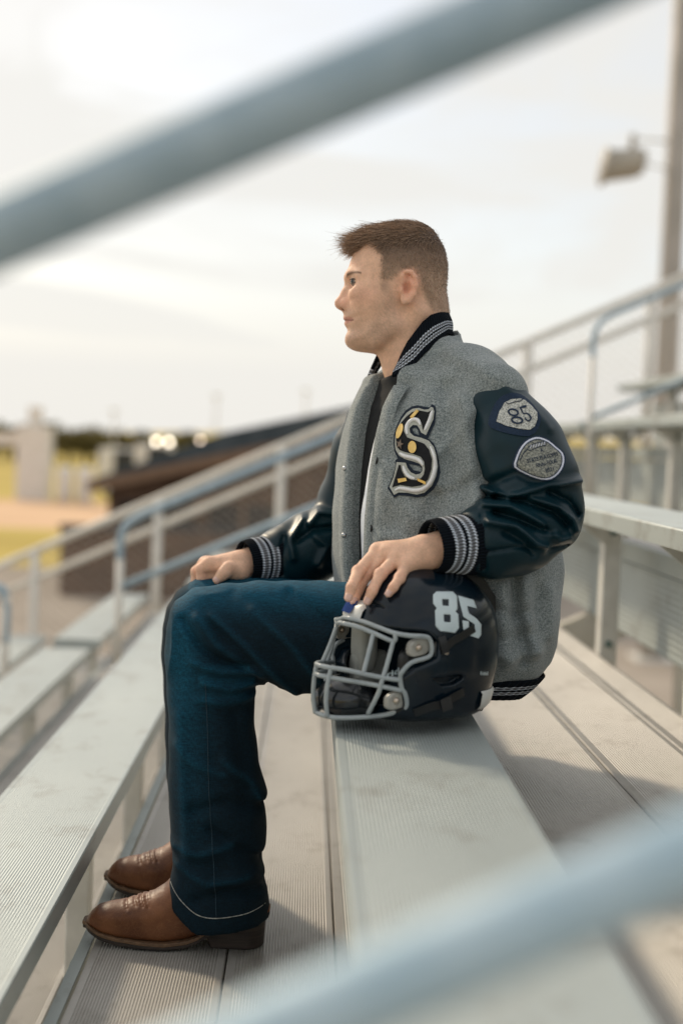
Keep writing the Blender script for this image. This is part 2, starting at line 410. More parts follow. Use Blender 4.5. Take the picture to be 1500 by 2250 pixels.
# ---- chain-link fence closing the end of the stand
FY = 9.45
t = thing("chain_link_fence", (-2.6, FY, -1.5), "pale sloping chain-link fence at the far end of the bleachers", "fence")
_f0 = P(0, 1243, FY); _f1 = P(754, 923, FY)
SLf = (_f1[2] - _f0[2]) / (_f1[0] - _f0[0])
def fl(x, d=0.0): return (x, FY, _f0[2] + (x - _f0[0]) * SLf - d)
XA, XB = -4.6, 5.2
MB().tube([fl(XA), fl(XB)], 0.027, 12).build("top_rail", M_FENCE, t, smooth=True)
MB().tube([fl(XA, 0.20), fl(XB, 0.20)], 0.024, 12).build("mid_rail", M_FENCE, t, smooth=True)
MB().tube([fl(XA, 1.25), fl(XB, 1.25)], 0.025, 12).build("bottom_rail", M_FENCE, t, smooth=True)
_ps = [P(77, 1215, FY)[0], P(346, 1100, FY)[0], P(619, 985, FY)[0]]
_sp = (_ps[2] - _ps[0]) / 2
for i in range(-2, 9):
    x = _ps[0] + _sp * i
    MB().tube([(x, FY, fl(x, 1.45)[2]), (x, FY, fl(x, -0.01)[2])], 0.031, 12).build("post", M_FENCE, t, smooth=True)
g = MB(); L = 0.052
n = int((XB - XA + 1.2) / L)
for i in range(n):
    x = XA - 1.2 + i * L
    for s_ in (1, -1):
        a = [x if s_ > 0 else x + 1.05, None]; pts = []
        for q in (0.0, 1.0):
            xx = x + 1.05 * (q if s_ > 0 else 1 - q)
            d = 1.25 * (1 - q)
            pts.append((min(max(xx, XA), XB), FY - 0.002 * s_, fl(xx, d)[2]))
        g.tube(pts, 0.0022, 3, cap=False)
g.build("wire_mesh", M_WIRE, t)["kind"] = "stuff"
# low retaining wall / back of the dugout below the fence
# ================================================================== dugout building
D0 = 27.0
def pd(px, py, Y=D0): return P(px, py, Y)
t = thing("dugout_building", (pd(240, 1030)[0], D0, GZ), "long brown dugout with dark sloping roof beyond the fence", "building")
xl = pd(240, 1030)[0]; xr = pd(1010, 1000)[0]
zt0 = pd(240, 1048)[2]
tz = lambda x: zt0 + (x - xl) * 0.245
MB().prism([(xl, GZ), (xr, GZ), (xr, tz(xr)), (xl, tz(xl))], D0, D0 + 7).build("wall", M_BRICK, t)
for a, b, top in ((0.25, 1.7, 0.45), (2.0, 3.3, 0.45), (3.7, 5.2, 0.5), (5.6, 7.2, 0.5)):
    o = MB().box(xl + a, xl + b, D0 - 0.03, D0 - 0.003, GZ + 0.9, zt0 - top).build("opening", M_DARK, t)
    MB().box(xl + (a + b) / 2 - 0.05, xl + (a + b) / 2 + 0.05, D0 - 0.06, D0 - 0.033, GZ + 0.9, zt0 - top).build("mullion", M_FASCIA, o)
g = MB(); xo = xl - 0.35
g.add([(xo, D0 - 0.5, tz(xo) + 0.0), (xr, D0 - 0.5, tz(xr)), (xr, D0 - 0.5, tz(xr) + 0.40), (xo + 2.6, D0 - 0.5, tz(xo + 2.6) + 0.40), (xo, D0 + 7.5, tz(xo)), (xr, D0 + 7.5, tz(xr)), (xr, D0 + 7.5, tz(xr) + 0.40), (xo + 2.6, D0 + 7.5, tz(xo + 2.6) + 0.40)],
      [(0, 1, 2, 3), (7, 6, 5, 4), (3, 2, 6, 7), (0, 4, 5, 1), (0, 3, 7, 4), (1, 5, 6, 2)])
ro = g.build("roof", M_ROOF, t)
g = MB(); g.add([(xo, D0 - 0.52, tz(xo) - 0.22), (xr, D0 - 0.52, tz(xr) - 0.22), (xr, D0 - 0.52, tz(xr) - 0.003), (xo, D0 - 0.52, tz(xo) - 0.003), (xo, D0 - 0.46, tz(xo) - 0.22), (xr, D0 - 0.46, tz(xr) - 0.22), (xr, D0 - 0.46, tz(xr) - 0.003), (xo, D0 - 0.46, tz(xo) - 0.003)],
      [(0, 1, 2, 3), (7, 6, 5, 4), (3, 2, 6, 7), (0, 4, 5, 1), (0, 3, 7, 4), (1, 5, 6, 2)])
g.build("fascia", M_FASCIA, ro)
xw = pd(160, 1150)[0]
t = thing("low_block_wall", (xw, D0 - 1.2, GZ), "low brown block wall at the left end of the dugout", "wall")
MB().box(xw, xl + 3.0, D0 - 1.3, D0 - 1.1, GZ, pd(160, 1150)[2]).build("wall", M_BRICK, t)
MB().box(xw - 0.03, xl + 3.03, D0 - 1.34, D0 - 1.06, pd(160, 1150)[2] + 0.001, pd(160, 1143)[2]).build("coping", M_ROOF, t)

for i, (px, py) in enumerate(((440, 968), (530, 950), (612, 938), (680, 916))):  # added glowing balls on stems stand in for bright glints
    c = P(px, py, D0 + 1.0); zr = tz(c[0]) + 0.2
    t = thing("roof_glint", (c[0], D0 + 1.0, zr), "small glowing ball standing for a bright glint over the dugout roof, %s of four from the left" % ("first", "second", "third", "last")[i], "glint", "glints along the dugout roof")
    MB().tube([(c[0], D0 + 1.0, zr), (c[0], D0 + 1.0, c[2] - 0.03)], 0.012, 6).build("stem", M_FRAME, t)
    MB().ball((c[0], D0 + 1.0, c[2]), 0.030, 10, 7).build("glow_ball", M_GLINT2, t, smooth=True)
# ---- white tower on the far side of the field
TY = 62.0
a = P(33, 1088, TY); b = P(102, 1088, TY); z2 = P(60, 935, TY)[2]; z3 = P(60, 893, TY)[2]
t = thing("white_tower", ((a[0] + b[0]) / 2, TY, GZ), "tall white tower standing on the far left of the field", "tower")
MB().box(a[0], b[0], TY, TY + 1.4, GZ, z2).build("shaft", M_WHITE, t)
MB().box(a[0] + 0.45, b[0] - 0.45, TY + 0.3, TY + 1.1, z2, z3).build("cap", M_WHITE, t)
MB().box(a[0] - 1.6, a[0] - 0.002, TY + 0.3, TY + 0.7, z2 - 0.9, z2 - 0.35).build("side_arm", M_WHITE, t)
for i, px in enumerate((142, 186)):
    c = P(px, 1075, TY - 1)
    t = thing("white_barrel", (c[0], TY - 1, GZ), "%s of two white upright barrels by the dugout corner" % ("left", "right")[i], "barrel", "white barrels on the field")
    MB().lathe([(0.0, 0), (0.36, 0), (0.38, 0.5), (0.34, 1.0), (0.38, 1.4), (0.3, 1.62), (0.0, 1.64)], (c[0], TY - 1, GZ), 'z', 16).build("drum", M_WHITE, t, smooth=True)
    MB().lathe([(0.39, 0.62), (0.395, 0.66), (0.39, 0.70)], (c[0], TY - 1, GZ), 'z', 16).build("hoop", M_FRAME, t, smooth=True)

# ---- parked vehicles behind the dugout
def car(px, py, Y, length, label, lights=False, van=False):
    c = P(px, py, Y)
    t = thing("parked_car", (c[0], Y, GZ), label, "car", "vehicles parked beyond the dugout")
    hw, hl = 0.9, length / 2
    zt = (2.75 if lights else 2.45) if van else 1.45
    prof = [(-hl, 0.3), (hl, 0.3), (hl, 0.75), (hl * 0.62, 0.9), (hl * 0.3, zt), (-hl * (0.92 if van else 0.6), zt), (-hl, 0.95)]
    g = MB(); g.prism([(c[0] + x, GZ + z) for x, z in prof], Y - hw, Y + hw); bevel(g.build("body", M_WHITE, t), 0.08, 3)
    g = MB(); g.prism([(c[0] + x * 0.9, GZ + z) for x, z in [(-hl * 0.55, 0.98), (hl * 0.55, 0.98), (hl * 0.3, zt - 0.12), (-hl * 0.55, zt - 0.12)]], Y - hw - 0.01, Y - hw + 0.02); g.build("side_window", M_GLASS_D, t)
    for sx in (-0.62, 0.62):
        w_ = MB().lathe([(0.0, -0.11), (0.2, -0.11), (0.33, -0.09), (0.33, 0.09), (0.2, 0.11), (0, 0.11)], (c[0] + sx * hl, Y - hw + 0.08, GZ + 0.33), 'y', 16).build("wheel", M_TYRE, t, smooth=True)
        MB().lathe([(0.0, -0.125), (0.19, -0.125), (0.2, -0.112)], (c[0] + sx * hl, Y - hw + 0.08, GZ + 0.33), 'y', 12).build("rim", M_FRAME, w_)
    if lights:  # glowing balls added in place of sun glints off the bodywork
        for s_ in (-0.32, 0.32):
            MB().ball((c[0] + s_ * 0.95, Y - 0.2, GZ + zt + 0.12), 0.10, 10, 7).build("glint_ball", M_GLINT, t, smooth=True)
car(295, 990, 70, 3.6, "white van parked beyond the dugout roof", van=True)
car(358, 990, 66, 2.6, "white van with two glowing balls for sun glints on its roof beside the other van", lights=True, van=True)

# ---- PA horn on its pole
PY = 20.0
c0 = P(1474, 300, PY); cb = P(1466, 760, PY)
t = thing("light_pole", (cb[0], PY, GZ), "tall grey steel pole at the right edge", "pole")
MB().lathe([(0.0, GZ - 0.0), (0.2, GZ), (0.165, 3.0), (0.15, 11.0), (0.0, 11.0)], (cb[0], PY, 0), 'z', 20).build("shaft", M_POLE, t, smooth=True)
MB().box(cb[0] - 0.3, cb[0] + 0.3, PY - 0.3, PY + 0.3, GZ, GZ + 0.05).build("base_plate", M_FRAME, t)
hc = P(1375, 358, PY)
t = thing("horn_loudspeaker", tuple(hc), "grey horn loudspeaker bracketed to the tall pole", "loudspeaker")
prof = [(0.0, -0.02), (0.27, -0.02), (0.285, 0.0), (0.285, 0.03), (0.235, 0.045), (0.225, 0.28), (0.215, 0.50), (0.17, 0.60), (0.0, 0.63)]
g = MB(); g.lathe(prof, (0, 0, 0), 'x', 24)
ang = math.radians(8)
vs = [(hc[0] - 0.33 + x * math.cos(ang) + z * 0.12, hc[1] + y, hc[2] - 0.06 - x * -math.sin(ang) + z) for x, y, z in g.v]
build("horn", vs, g.f, M_HORN, t)
MB().tube([(hc[0] + 0.08, PY, hc[2] + 0.15), (hc[0] + 0.08, PY, hc[2] + 0.42)], 0.05, 10).build("neck", M_HORN, t, smooth=True)
MB().tube([(hc[0] + 0.04, PY, hc[2] + 0.36), (cb[0] - 0.12, PY, hc[2] + 0.34)], 0.02, 8).build("arm", M_WHITE, t, smooth=True)
MB().tube([(hc[0] + 0.3, PY, hc[2] + 0.0), (cb[0] - 0.12, PY, hc[2] - 0.06)], 0.015, 8).build("strut", M_WHITE, t, smooth=True)

# ---- far trees
def tree(px, Y, h, wd, label, seed):
    r_ = np.random.default_rng(seed)
    c = P(px, 960, Y); gz = -0.6 if Y > 180 else GZ
    t = thing("tree", (c[0], Y, gz), label, "tree", "trees on the far horizon")
    MB().tube([(c[0], Y, gz), (c[0] + 0.1, Y, gz + h * 0.35), (c[0] + 0.05, Y, gz + h * 0.6)], [0.28, 0.2, 0.08], 8).build("trunk", M_BARK, t, smooth=True)
    V = []; F = []
    nc = 16
    cl = [(r_.normal(0, wd * 0.24), r_.normal(0, wd * 0.24), h * (0.45 + 0.42 * r_.random())) for _ in range(nc)]
    for cx, cy, cz in cl:
        rad = wd * (0.14 + 0.12 * r_.random())
        for _ in range(46):
            d = r_.normal(size=3); d /= np.linalg.norm(d); d *= rad * r_.random() ** 0.4
            p = np.array([c[0] + cx, Y + cy, gz + cz]) + d
            u = r_.normal(size=3); u /= np.linalg.norm(u); w = np.cross(u, r_.normal(size=3)); w /= np.linalg.norm(w)
            s_ = 0.16 + 0.2 * r_.random(); n = len(V)
            V += [p - u * s_, p + w * s_, p + u * s_, p - w * s_]; F.append((n, n + 1, n + 2, n + 3))
    build("crown", V, F, M_LEAF, t, smooth=False)
_tw = ["leftmost", "second from left", "third from left", "fourth from left", "fifth from left", "sixth from left", "seventh from left", "eighth from left", "ninth from left", "tenth from left", "eleventh from left", "rightmost"]
for i, (px, Y, h, wd) in enumerate([(8, 150, 3.4, 4.5), (30, 155, 4.0, 4), (92, 150, 4.2, 3.6), (118, 148, 4.0, 4.2), (150, 152, 3.6, 5), (190, 150, 3.3, 4.5), (214, 150, 3.8, 4.5), (240, 153, 3.5, 4.6), (272, 150, 3.3, 4.8), (304, 150, 3.6, 4.2), (404, 110, 3.6, 3.0), (430, 118, 3.2, 3.4)]):
    tree(px, Y, h, wd, "low blurred tree on the far horizon, %s" % _tw[i], 100 + i)
for i, (px, ptop) in enumerate(((250, 905), (473, 872), (669, 862))):
    c = P(px, 960, 120.0); zt = P(px, ptop, 120.0)[2]
    t = thing("far_lamp_post", (c[0], 120.0, GZ), "thin pale lamp post on the horizon, %s" % ("left of the dugout", "above the dugout roof", "next to the jacket front")[i], "lamp post", "lamp posts on the horizon")
    MB().tube([(c[0], 120, GZ), (c[0], 120, zt)], 0.09, 8).build("mast", M_FENCE, t, smooth=True)
    MB().box(c[0] - 0.35, c[0] + 0.35, 119.9, 120.1, zt, zt + 0.2).build("lamp_head", M_FENCE, t)
# ================================================================== distance-field modelling tools
class Field:
    """a block of space sampled on a grid; shapes are blended into it and meshed with surface nets"""
    def __init__(s, lo, hi, h):
        s.lo = np.asarray(lo, np.float32); s.h = h
        n = np.ceil((np.asarray(hi) - s.lo) / h).astype(int) + 1
        s.X = (s.lo[0] + h * np.arange(n[0], dtype=np.float32))[:, None, None]
        s.Y = (s.lo[1] + h * np.arange(n[1], dtype=np.float32))[None, :, None]
        s.Z = (s.lo[2] + h * np.arange(n[2], dtype=np.float32))[None, None, :]
        s.n = n
    def cone(s, a, b, ra, rb):
        a = np.asarray(a, np.float32); b = np.asarray(b, np.float32); ba = b - a; L = float(ba.dot(ba)) + 1e-12
        px, py, pz = s.X - a[0], s.Y - a[1], s.Z - a[2]
        t = np.clip((px * ba[0] + py * ba[1] + pz * ba[2]) / L, 0, 1)
        return np.sqrt((px - t * ba[0]) ** 2 + (py - t * ba[1]) ** 2 + (pz - t * ba[2]) ** 2) - (ra + (rb - ra) * t)
    def chain(s, pts, radii, k=0.01):
        d = None
        for i in range(len(pts) - 1):
            c = s.cone(pts[i], pts[i + 1], radii[i], radii[i + 1])
            d = c if d is None else smin(d, c, k)
        return d
    def ell(s, c, r, R=None):
        px, py, pz = s.X - np.float32(c[0]), s.Y - np.float32(c[1]), s.Z - np.float32(c[2])
        if R is not None:
            R = np.asarray(R, np.float32)
            px, py, pz = (R[0, 0] * px + R[0, 1] * py + R[0, 2] * pz, R[1, 0] * px + R[1, 1] * py + R[1, 2] * pz, R[2, 0] * px + R[2, 1] * py + R[2, 2] * pz)
        k0 = np.sqrt((px / r[0]) ** 2 + (py / r[1]) ** 2 + (pz / r[2]) ** 2)
        k1 = np.sqrt((px / r[0] ** 2) ** 2 + (py / r[1] ** 2) ** 2 + (pz / r[2] ** 2) ** 2) + 1e-9
        return k0 * (k0 - 1) / k1
    def polyline_xz(s, pts):
        """distance in the x-z plane to a polyline"""
        d = None
        for (a, b) in zip(pts[:-1], pts[1:]):
            bx, bz = b[0] - a[0], b[1] - a[1]; L = bx * bx + bz * bz + 1e-12
            qx, qz = s.X - np.float32(a[0]), s.Z - np.float32(a[1])
            t = np.clip((qx * bx + qz * bz) / L, 0, 1)
            e = np.sqrt((qx - t * bx) ** 2 + (qz - t * bz) ** 2)
            d = e if d is None else np.minimum(d, e)
        return d
    def mesh(s, F):
        return surface_nets(np.broadcast_to(F, tuple(s.n)), s.lo, s.h)
def smin(a, b, k):
    h = np.clip(0.5 + 0.5 * (b - a) / k, 0, 1)
    return b + (a - b) * h - k * h * (1 - h)
def smax(a, b, k): return -smin(-a, -b, k)
def surface_nets(F, lo, h):
    F = np.ascontiguousarray(F, dtype=np.float32)
    ins = F < 0
    n = np.array(F.shape)
    c = [ins[i:n[0] - 1 + i, j:n[1] - 1 + j, k:n[2] - 1 + k] for i in (0, 1) for j in (0, 1) for k in (0, 1)]
    allin = c[0].copy(); anyin = c[0].copy()
    for q in c[1:]: allin &= q; anyin |= q
    act = anyin & ~allin
    idx = np.argwhere(act)
    vid = np.full(act.shape, -1, np.int64); vid[act] = np.arange(len(idx))
    corners = np.array([(i, j, k) for i in (0, 1) for j in (0, 1) for k in (0, 1)])
    vals = np.stack([F[idx[:, 0] + o[0], idx[:, 1] + o[1], idx[:, 2] + o[2]] for o in corners], 1)
    acc = np.zeros((len(idx), 3)); cnt = np.zeros(len(idx))
    for a in range(8):
        for b in range(a + 1, 8):
            if np.abs(corners[a] - corners[b]).sum() != 1: continue
            va, vb = vals[:, a], vals[:, b]; x = (va < 0) != (vb < 0)
            t = np.where(x, va / np.where(x, va - vb, 1), 0)
            acc += np.where(x[:, None], corners[a] + t[:, None] * (corners[b] - corners[a]), 0); cnt += x
    V = lo + h * (idx + acc / cnt[:, None])
    faces = []
    for ax in range(3):
        o1, o2 = [(1, 2), (2, 0), (0, 1)][ax]
        sl0 = [slice(None)] * 3; sl1 = [slice(None)] * 3
        sl0[ax] = slice(0, n[ax] - 1); sl1[ax] = slice(1, n[ax])
        a = ins[tuple(sl0)]; b = ins[tuple(sl1)]
        e = np.argwhere(a != b)
        e = e[(e[:, o1] > 0) & (e[:, o2] > 0) & (e[:, o1] < n[o1] - 1) & (e[:, o2] < n[o2] - 1)]
        flip = ~a[e[:, 0], e[:, 1], e[:, 2]]
        q = []
        for d1, d2 in ((1, 1), (0, 1), (0, 0), (1, 0)):
            p = e.copy(); p[:, o1] -= d1; p[:, o2] -= d2
            q.append(vid[p[:, 0], p[:, 1], p[:, 2]])
        q = np.stack(q, 1); q[flip] = q[flip][:, ::-1]
        faces.append(q)
    return V, np.concatenate(faces)
def lap_smooth(V, Fq, it=2, lam=0.5):
    e = np.concatenate([Fq[:, [0, 1]], Fq[:, [1, 2]], Fq[:, [2, 3]], Fq[:, [3, 0]]]); e = np.concatenate([e, e[:, ::-1]])
    for _ in range(it):
        acc = np.zeros_like(V); np.add.at(acc, e[:, 0], V[e[:, 1]]); cnt = np.bincount(e[:, 0], minlength=len(V))[:, None]
        V = V + lam * (acc / np.maximum(cnt, 1) - V)
    return V
def bvh_of(V, F):
    return BVHTree.FromPolygons([tuple(p) for p in V], [tuple(map(int, f)) for f in F])
def set_color(o, colors, name="col"):
    at = o.data.color_attributes.new(name, 'FLOAT_COLOR', 'POINT')
    c = np.ones((len(o.data.vertices), 4), np.float32); c[:, :3] = colors
    at.data.foreach_set("color", c.ravel())
def pip(poly, x, y):
    """points inside polygon (even-odd), vectorised"""
    poly = np.asarray(poly, float); r = np.zeros(np.shape(x), bool); j = len(poly) - 1
    for i in range(len(poly)):
        xi, yi = poly[i]; xj, yj = poly[j]
        cond = ((yi > y) != (yj > y))
        r ^= cond & (x < (xj - xi) * (y - yi) / ((yj - yi) if yj != yi else 1e-12) + xi); j = i
    return r
def poly_dist(poly, x, y):
    """signed distance to polygon, negative inside"""
    poly = np.asarray(poly, float); d = np.full(np.shape(x), 1e9); n = len(poly)
    for i in range(n):
        a = poly[i]; b = poly[(i + 1) % n]; e = b - a; L = e.dot(e) + 1e-12
        t = np.clip(((x - a[0]) * e[0] + (y - a[1]) * e[1]) / L, 0, 1)
        d = np.minimum(d, np.hypot(x - a[0] - t * e[0], y - a[1] - t * e[1]))
    return np.where(pip(poly, x, y), -d, d)
def smooth_poly(pts, per=4):
    p = [np.asarray(q, float) for q in pts]; n = len(p); out = []
    for i in range(n):
        p0, p1, p2, p3 = p[i - 1], p[i], p[(i + 1) % n], p[(i + 2) % n]
        for k in range(per):
            t = k / per
            out.append(0.5 * ((2 * p1) + (-p0 + p2) * t + (2 * p0 - 5 * p1 + 4 * p2 - p3) * t * t + (-p0 + 3 * p1 - 3 * p2 + p3) * t ** 3))
    return np.array(out)
def cast(bvh, p, d):
    h = bvh.ray_cast(Vector(p), Vector(d))
    return None if h[0] is None else (np.array(h[0]), np.array(h[1]))
def drape(polys, to_origin, direction, bvh, off, thick, step, miss=None):
    """cut a flat outline (even-odd polygons in 2-D) into a fine sheet and lay it on a surface along a fixed direction"""
    direction = np.asarray(direction, float); direction /= np.linalg.norm(direction)
    pts = []; edges = []
    for poly in polys:
        n0 = len(pts); m = len(poly)
        for i in range(m):
            a = np.asarray(poly[i], float); b = np.asarray(poly[(i + 1) % m], float); k = max(1, int(np.linalg.norm(b - a) / step))
            for q in range(k): pts.append(a + (b - a) * q / k)
        m2 = len(pts) - n0
        edges += [(n0 + i, n0 + (i + 1) % m2) for i in range(m2)]
    B = np.array(pts); lo, hi = B.min(0), B.max(0)
    gx, gy = np.meshgrid(np.arange(lo[0], hi[0], step), np.arange(lo[1], hi[1], step)); gx = gx.ravel(); gy = gy.ravel()
    ins = np.zeros(len(gx), bool)
    for poly in polys: ins ^= pip(poly, gx, gy)
    pts += [np.array([x, y]) for x, y in zip(gx[ins], gy[ins])]
    r = delaunay_2d_cdt([Vector(p) for p in pts], edges, [], 0, 1e-5)
    v2 = np.array([list(p) for p in r[0]]); tri = np.array([list(f) for f in r[2] if len(f) == 3])
    c = v2[tri].mean(1); keep = np.zeros(len(tri), bool)
    for poly in polys: keep ^= pip(poly, c[:, 0], c[:, 1])
    tri = tri[keep]
    top = np.zeros((len(v2), 3)); ok = np.ones(len(v2), bool); last = None
    for i, p in enumerate(v2):
        o = to_origin(p[0], p[1]); h = cast(bvh, o, direction)
        if h is None: ok[i] = False; continue
        top[i] = h[0] - direction * off
    tri = tri[ok[tri].all(1)]
    if len(tri) == 0: return np.zeros((0, 3)), []
    used = np.unique(tri); rm = np.full(len(v2), -1); rm[used] = np.arange(len(used)); tri = rm[tri]; top = top[used]
    bot = top + direction * thick; n = len(top)
    a, b, cc = top[tri[0][0]], top[tri[0][1]], top[tri[0][2]]
    if np.dot(np.cross(b - a, cc - a), direction) > 0: tri = tri[:, ::-1]
    faces = [tuple(t) for t in tri] + [tuple(t[::-1] + n) for t in tri]
    from collections import Counter
    ec = {}
    for t in tri:
        for q in range(3):
            e = (t[q], t[(q + 1) % 3]); ec[e] = 1
    for (a, b) in ec:
        if (b, a) not in ec: faces.append((b, a, a + n, b + n))
    return np.vstack([top, bot]), faces
def ribbon(path, width, closed=False):
    """polygon outline of a flat stroke"""
    p = [np.asarray(q, float) for q in path]; n = len(p); L = []; R = []
    for i in range(n):
        a = p[i - 1] if (closed or i > 0) else p[i]; b = p[(i + 1) % n] if (closed or i < n - 1) else p[i]
        t = b - a; t /= np.linalg.norm(t) + 1e-12; nn = np.array([-t[1], t[0]]); w = width / 2 if np.isscalar(width) else width[i] / 2
        L.append(p[i] + nn * w); R.append(p[i] - nn * w)
    return [L, R] if closed else [L + R[::-1]]
def ring_pts(cx, cy, rx, ry, rot=0, n=28):
    o = []
    for k in range(n):
        a = 2 * math.pi * k / n; x, y = rx * math.cos(a), ry * math.sin(a)
        o.append((cx + x * math.cos(rot) - y * math.sin(rot), cy + x * math.sin(rot) + y * math.cos(rot)))
    return o
def loft(rings, closed_u=True, cap=False):
    """rings: (m, n, 3) -> verts, faces, uv (u around, v along)"""
    R = np.asarray(rings, float); m, n, _ = R.shape
    V = R.reshape(-1, 3); F = []
    for i in range(m - 1):
        for k in range(n if closed_u else n - 1):
            F.append((i * n + k, i * n + (k + 1) % n, (i + 1) * n + (k + 1) % n, (i + 1) * n + k))
    if cap: F += [tuple(range(n))[::-1], tuple(range((m - 1) * n, m * n))]
    return V, F
def text_polys(txt, size=1.0):
    """outline of built-in-font text as a flat triangle mesh (2-D verts, faces)"""
    cu = bpy.data.curves.new("lettering", 'FONT'); cu.body = txt; cu.align_x = 'CENTER'; cu.size = size; cu.offset = 0.012
    ob = bpy.data.objects.new("lettering", cu); COL.objects.link(ob)
    dg = bpy.context.evaluated_depsgraph_get(); me = bpy.data.meshes.new_from_object(ob.evaluated_get(dg))
    v = np.array([(p.co.x, p.co.y) for p in me.vertices]); f = [tuple(p.vertices) for p in me.polygons]
    bpy.data.objects.remove(ob); bpy.data.curves.remove(cu); bpy.data.meshes.remove(me)
    return v, f
def drape_text(txt, c, right, up, to_origin, direction, bvh, off):
    """lay text on a surface; c centre of the line, right/up are 2-D vectors of one line's width and letter height"""
    v, f = text_polys(txt); wv = v[:, 0].max() - v[:, 0].min(); hv = v[:, 1].max()
    q = np.asarray(c, float)[None] + (v[:, :1] - (v[:, 0].max() + v[:, 0].min()) / 2) / wv * np.asarray(right, float)[None] + (v[:, 1:] / hv - 0.5) * np.asarray(up, float)[None]
    d = np.asarray(direction, float); d /= np.linalg.norm(d); out = []
    for x, y in q:
        h = cast(bvh, to_origin(x, y), d)
        out.append(h[0] - d * off if h else np.array(to_origin(x, y)))
    return np.array(out), f
# ================================================================== materials of the person and helmet
def attr_mat(name, rough=0.5, sss=0.0, bump=0.0, bscale=400, spec=0.4, var=0.0):
    m, nt, b = new_mat(name)
    a = nt.nodes.new("ShaderNodeVertexColor"); a.layer_name = "col"
    src = a.outputs['Color']
    tc = nt.nodes.new("ShaderNodeTexCoord")
    if var:
        n0 = nt.nodes.new("ShaderNodeTexNoise"); n0.inputs['Scale'].default_value = 55; n0.inputs['Detail'].default_value = 6
        mr = nt.nodes.new("ShaderNodeMapRange"); mr.inputs[1].default_value = 0.3; mr.inputs[2].default_value = 0.7; mr.inputs[3].default_value = 1 - var; mr.inputs[4].default_value = 1 + var
        mx = nt.nodes.new("ShaderNodeMix"); mx.data_type = 'RGBA'; mx.blend_type = 'MULTIPLY'; mx.inputs['Factor'].default_value = 1
        nt.links.new(tc.outputs['Object'], n0.inputs['Vector']); nt.links.new(n0.outputs['Fac'], mr.inputs[0]); nt.links.new(src, mx.inputs['A']); nt.links.new(mr.outputs[0], mx.inputs['B']); src = mx.outputs['Result']
    nt.links.new(src, b.inputs['Base Color'])
    b.inputs['Roughness'].default_value = rough; b.inputs['Specular IOR Level'].default_value = spec
    if sss:
        b.inputs['Subsurface Weight'].default_value = sss; b.inputs['Subsurface Radius'].default_value = (1.0, 0.35, 0.2); b.inputs['Subsurface Scale'].default_value = 0.008
    if bump:
        n = nt.nodes.new("ShaderNodeTexNoise"); n.inputs['Scale'].default_value = bscale; n.inputs['Detail'].default_value = 3
        bp = nt.nodes.new("ShaderNodeBump"); bp.inputs['Strength'].default_value = bump; bp.inputs['Distance'].default_value = 0.0008
        nt.links.new(tc.outputs['Object'], n.inputs['Vector']); nt.links.new(n.outputs['Fac'], bp.inputs['Height']); nt.links.new(bp.outputs[0], b.inputs['Normal'])
    return m
M_SKIN = attr_mat("skin", 0.58, 0.12, 0.45, 520, 0.25, 0.10)
M_LEATHER = noise_mat("navy_leather", (0.002, 0.0165, 0.024), (0.0035, 0.026, 0.037), scale=9, rough=0.40, bump=0.10, bump_scale=420, coat=0.0, spec=0.26, bdist=0.0005, rough_var=0.04)
M_BLACKCLOTH = noise_mat("black_cotton", (0.006, 0.007, 0.008), (0.011, 0.012, 0.013), scale=60, rough=0.9, bump=0.2, bump_scale=500)
M_LINING = noise_mat("white_lining", (0.55, 0.60, 0.68), (0.68, 0.72, 0.78), scale=60, rough=0.85)
# heathered wool
M_WOOL, nt, b = new_mat("heather_grey_wool")
tc = nt.nodes.new("ShaderNodeTexCoord")
n1 = nt.nodes.new("ShaderNodeTexNoise"); n1.inputs['Scale'].default_value = 360; n1.inputs['Detail'].default_value = 5; n1.inputs['Roughness'].default_value = 0.75
r1 = nt.nodes.new("ShaderNodeValToRGB"); r1.color_ramp.elements[0].position = 0.33; r1.color_ramp.elements[0].color = (0.050, 0.076, 0.084, 1); r1.color_ramp.elements[1].position = 0.69; r1.color_ramp.elements[1].color = (0.43, 0.46, 0.45, 1)
n2 = nt.nodes.new("ShaderNodeTexNoise"); n2.inputs['Scale'].default_value = 60; n2.inputs['Detail'].default_value = 4
r2 = nt.nodes.new("ShaderNodeMapRange"); r2.inputs[1].default_value = 0.3; r2.inputs[2].default_value = 0.7; r2.inputs[3].default_value = 0.92; r2.inputs[4].default_value = 1.06
mx = nt.nodes.new("ShaderNodeMix"); mx.data_type = 'RGBA'; mx.blend_type = 'MULTIPLY'; mx.inputs['Factor'].default_value = 1
bp = nt.nodes.new("ShaderNodeBump"); bp.inputs['Strength'].default_value = 0.5; bp.inputs['Distance'].default_value = 0.0012
for n_ in (n1, n2): nt.links.new(tc.outputs['Object'], n_.inputs['Vector'])
nt.links.new(n1.outputs['Fac'], r1.inputs[0]); nt.links.new(n2.outputs['Fac'], r2.inputs[0]); nt.links.new(r1.outputs[0], mx.inputs['A']); nt.links.new(r2.outputs[0], mx.inputs['B'])
nt.links.new(mx.outputs['Result'], b.inputs['Base Color']); nt.links.new(n1.outputs['Fac'], bp.inputs['Height']); nt.links.new(bp.outputs[0], b.inputs['Normal'])
b.inputs['Roughness'].default_value = 0.92; b.inputs['Sheen Weight'].default_value = 0.25; b.inputs['Specular IOR Level'].default_value = 0.2
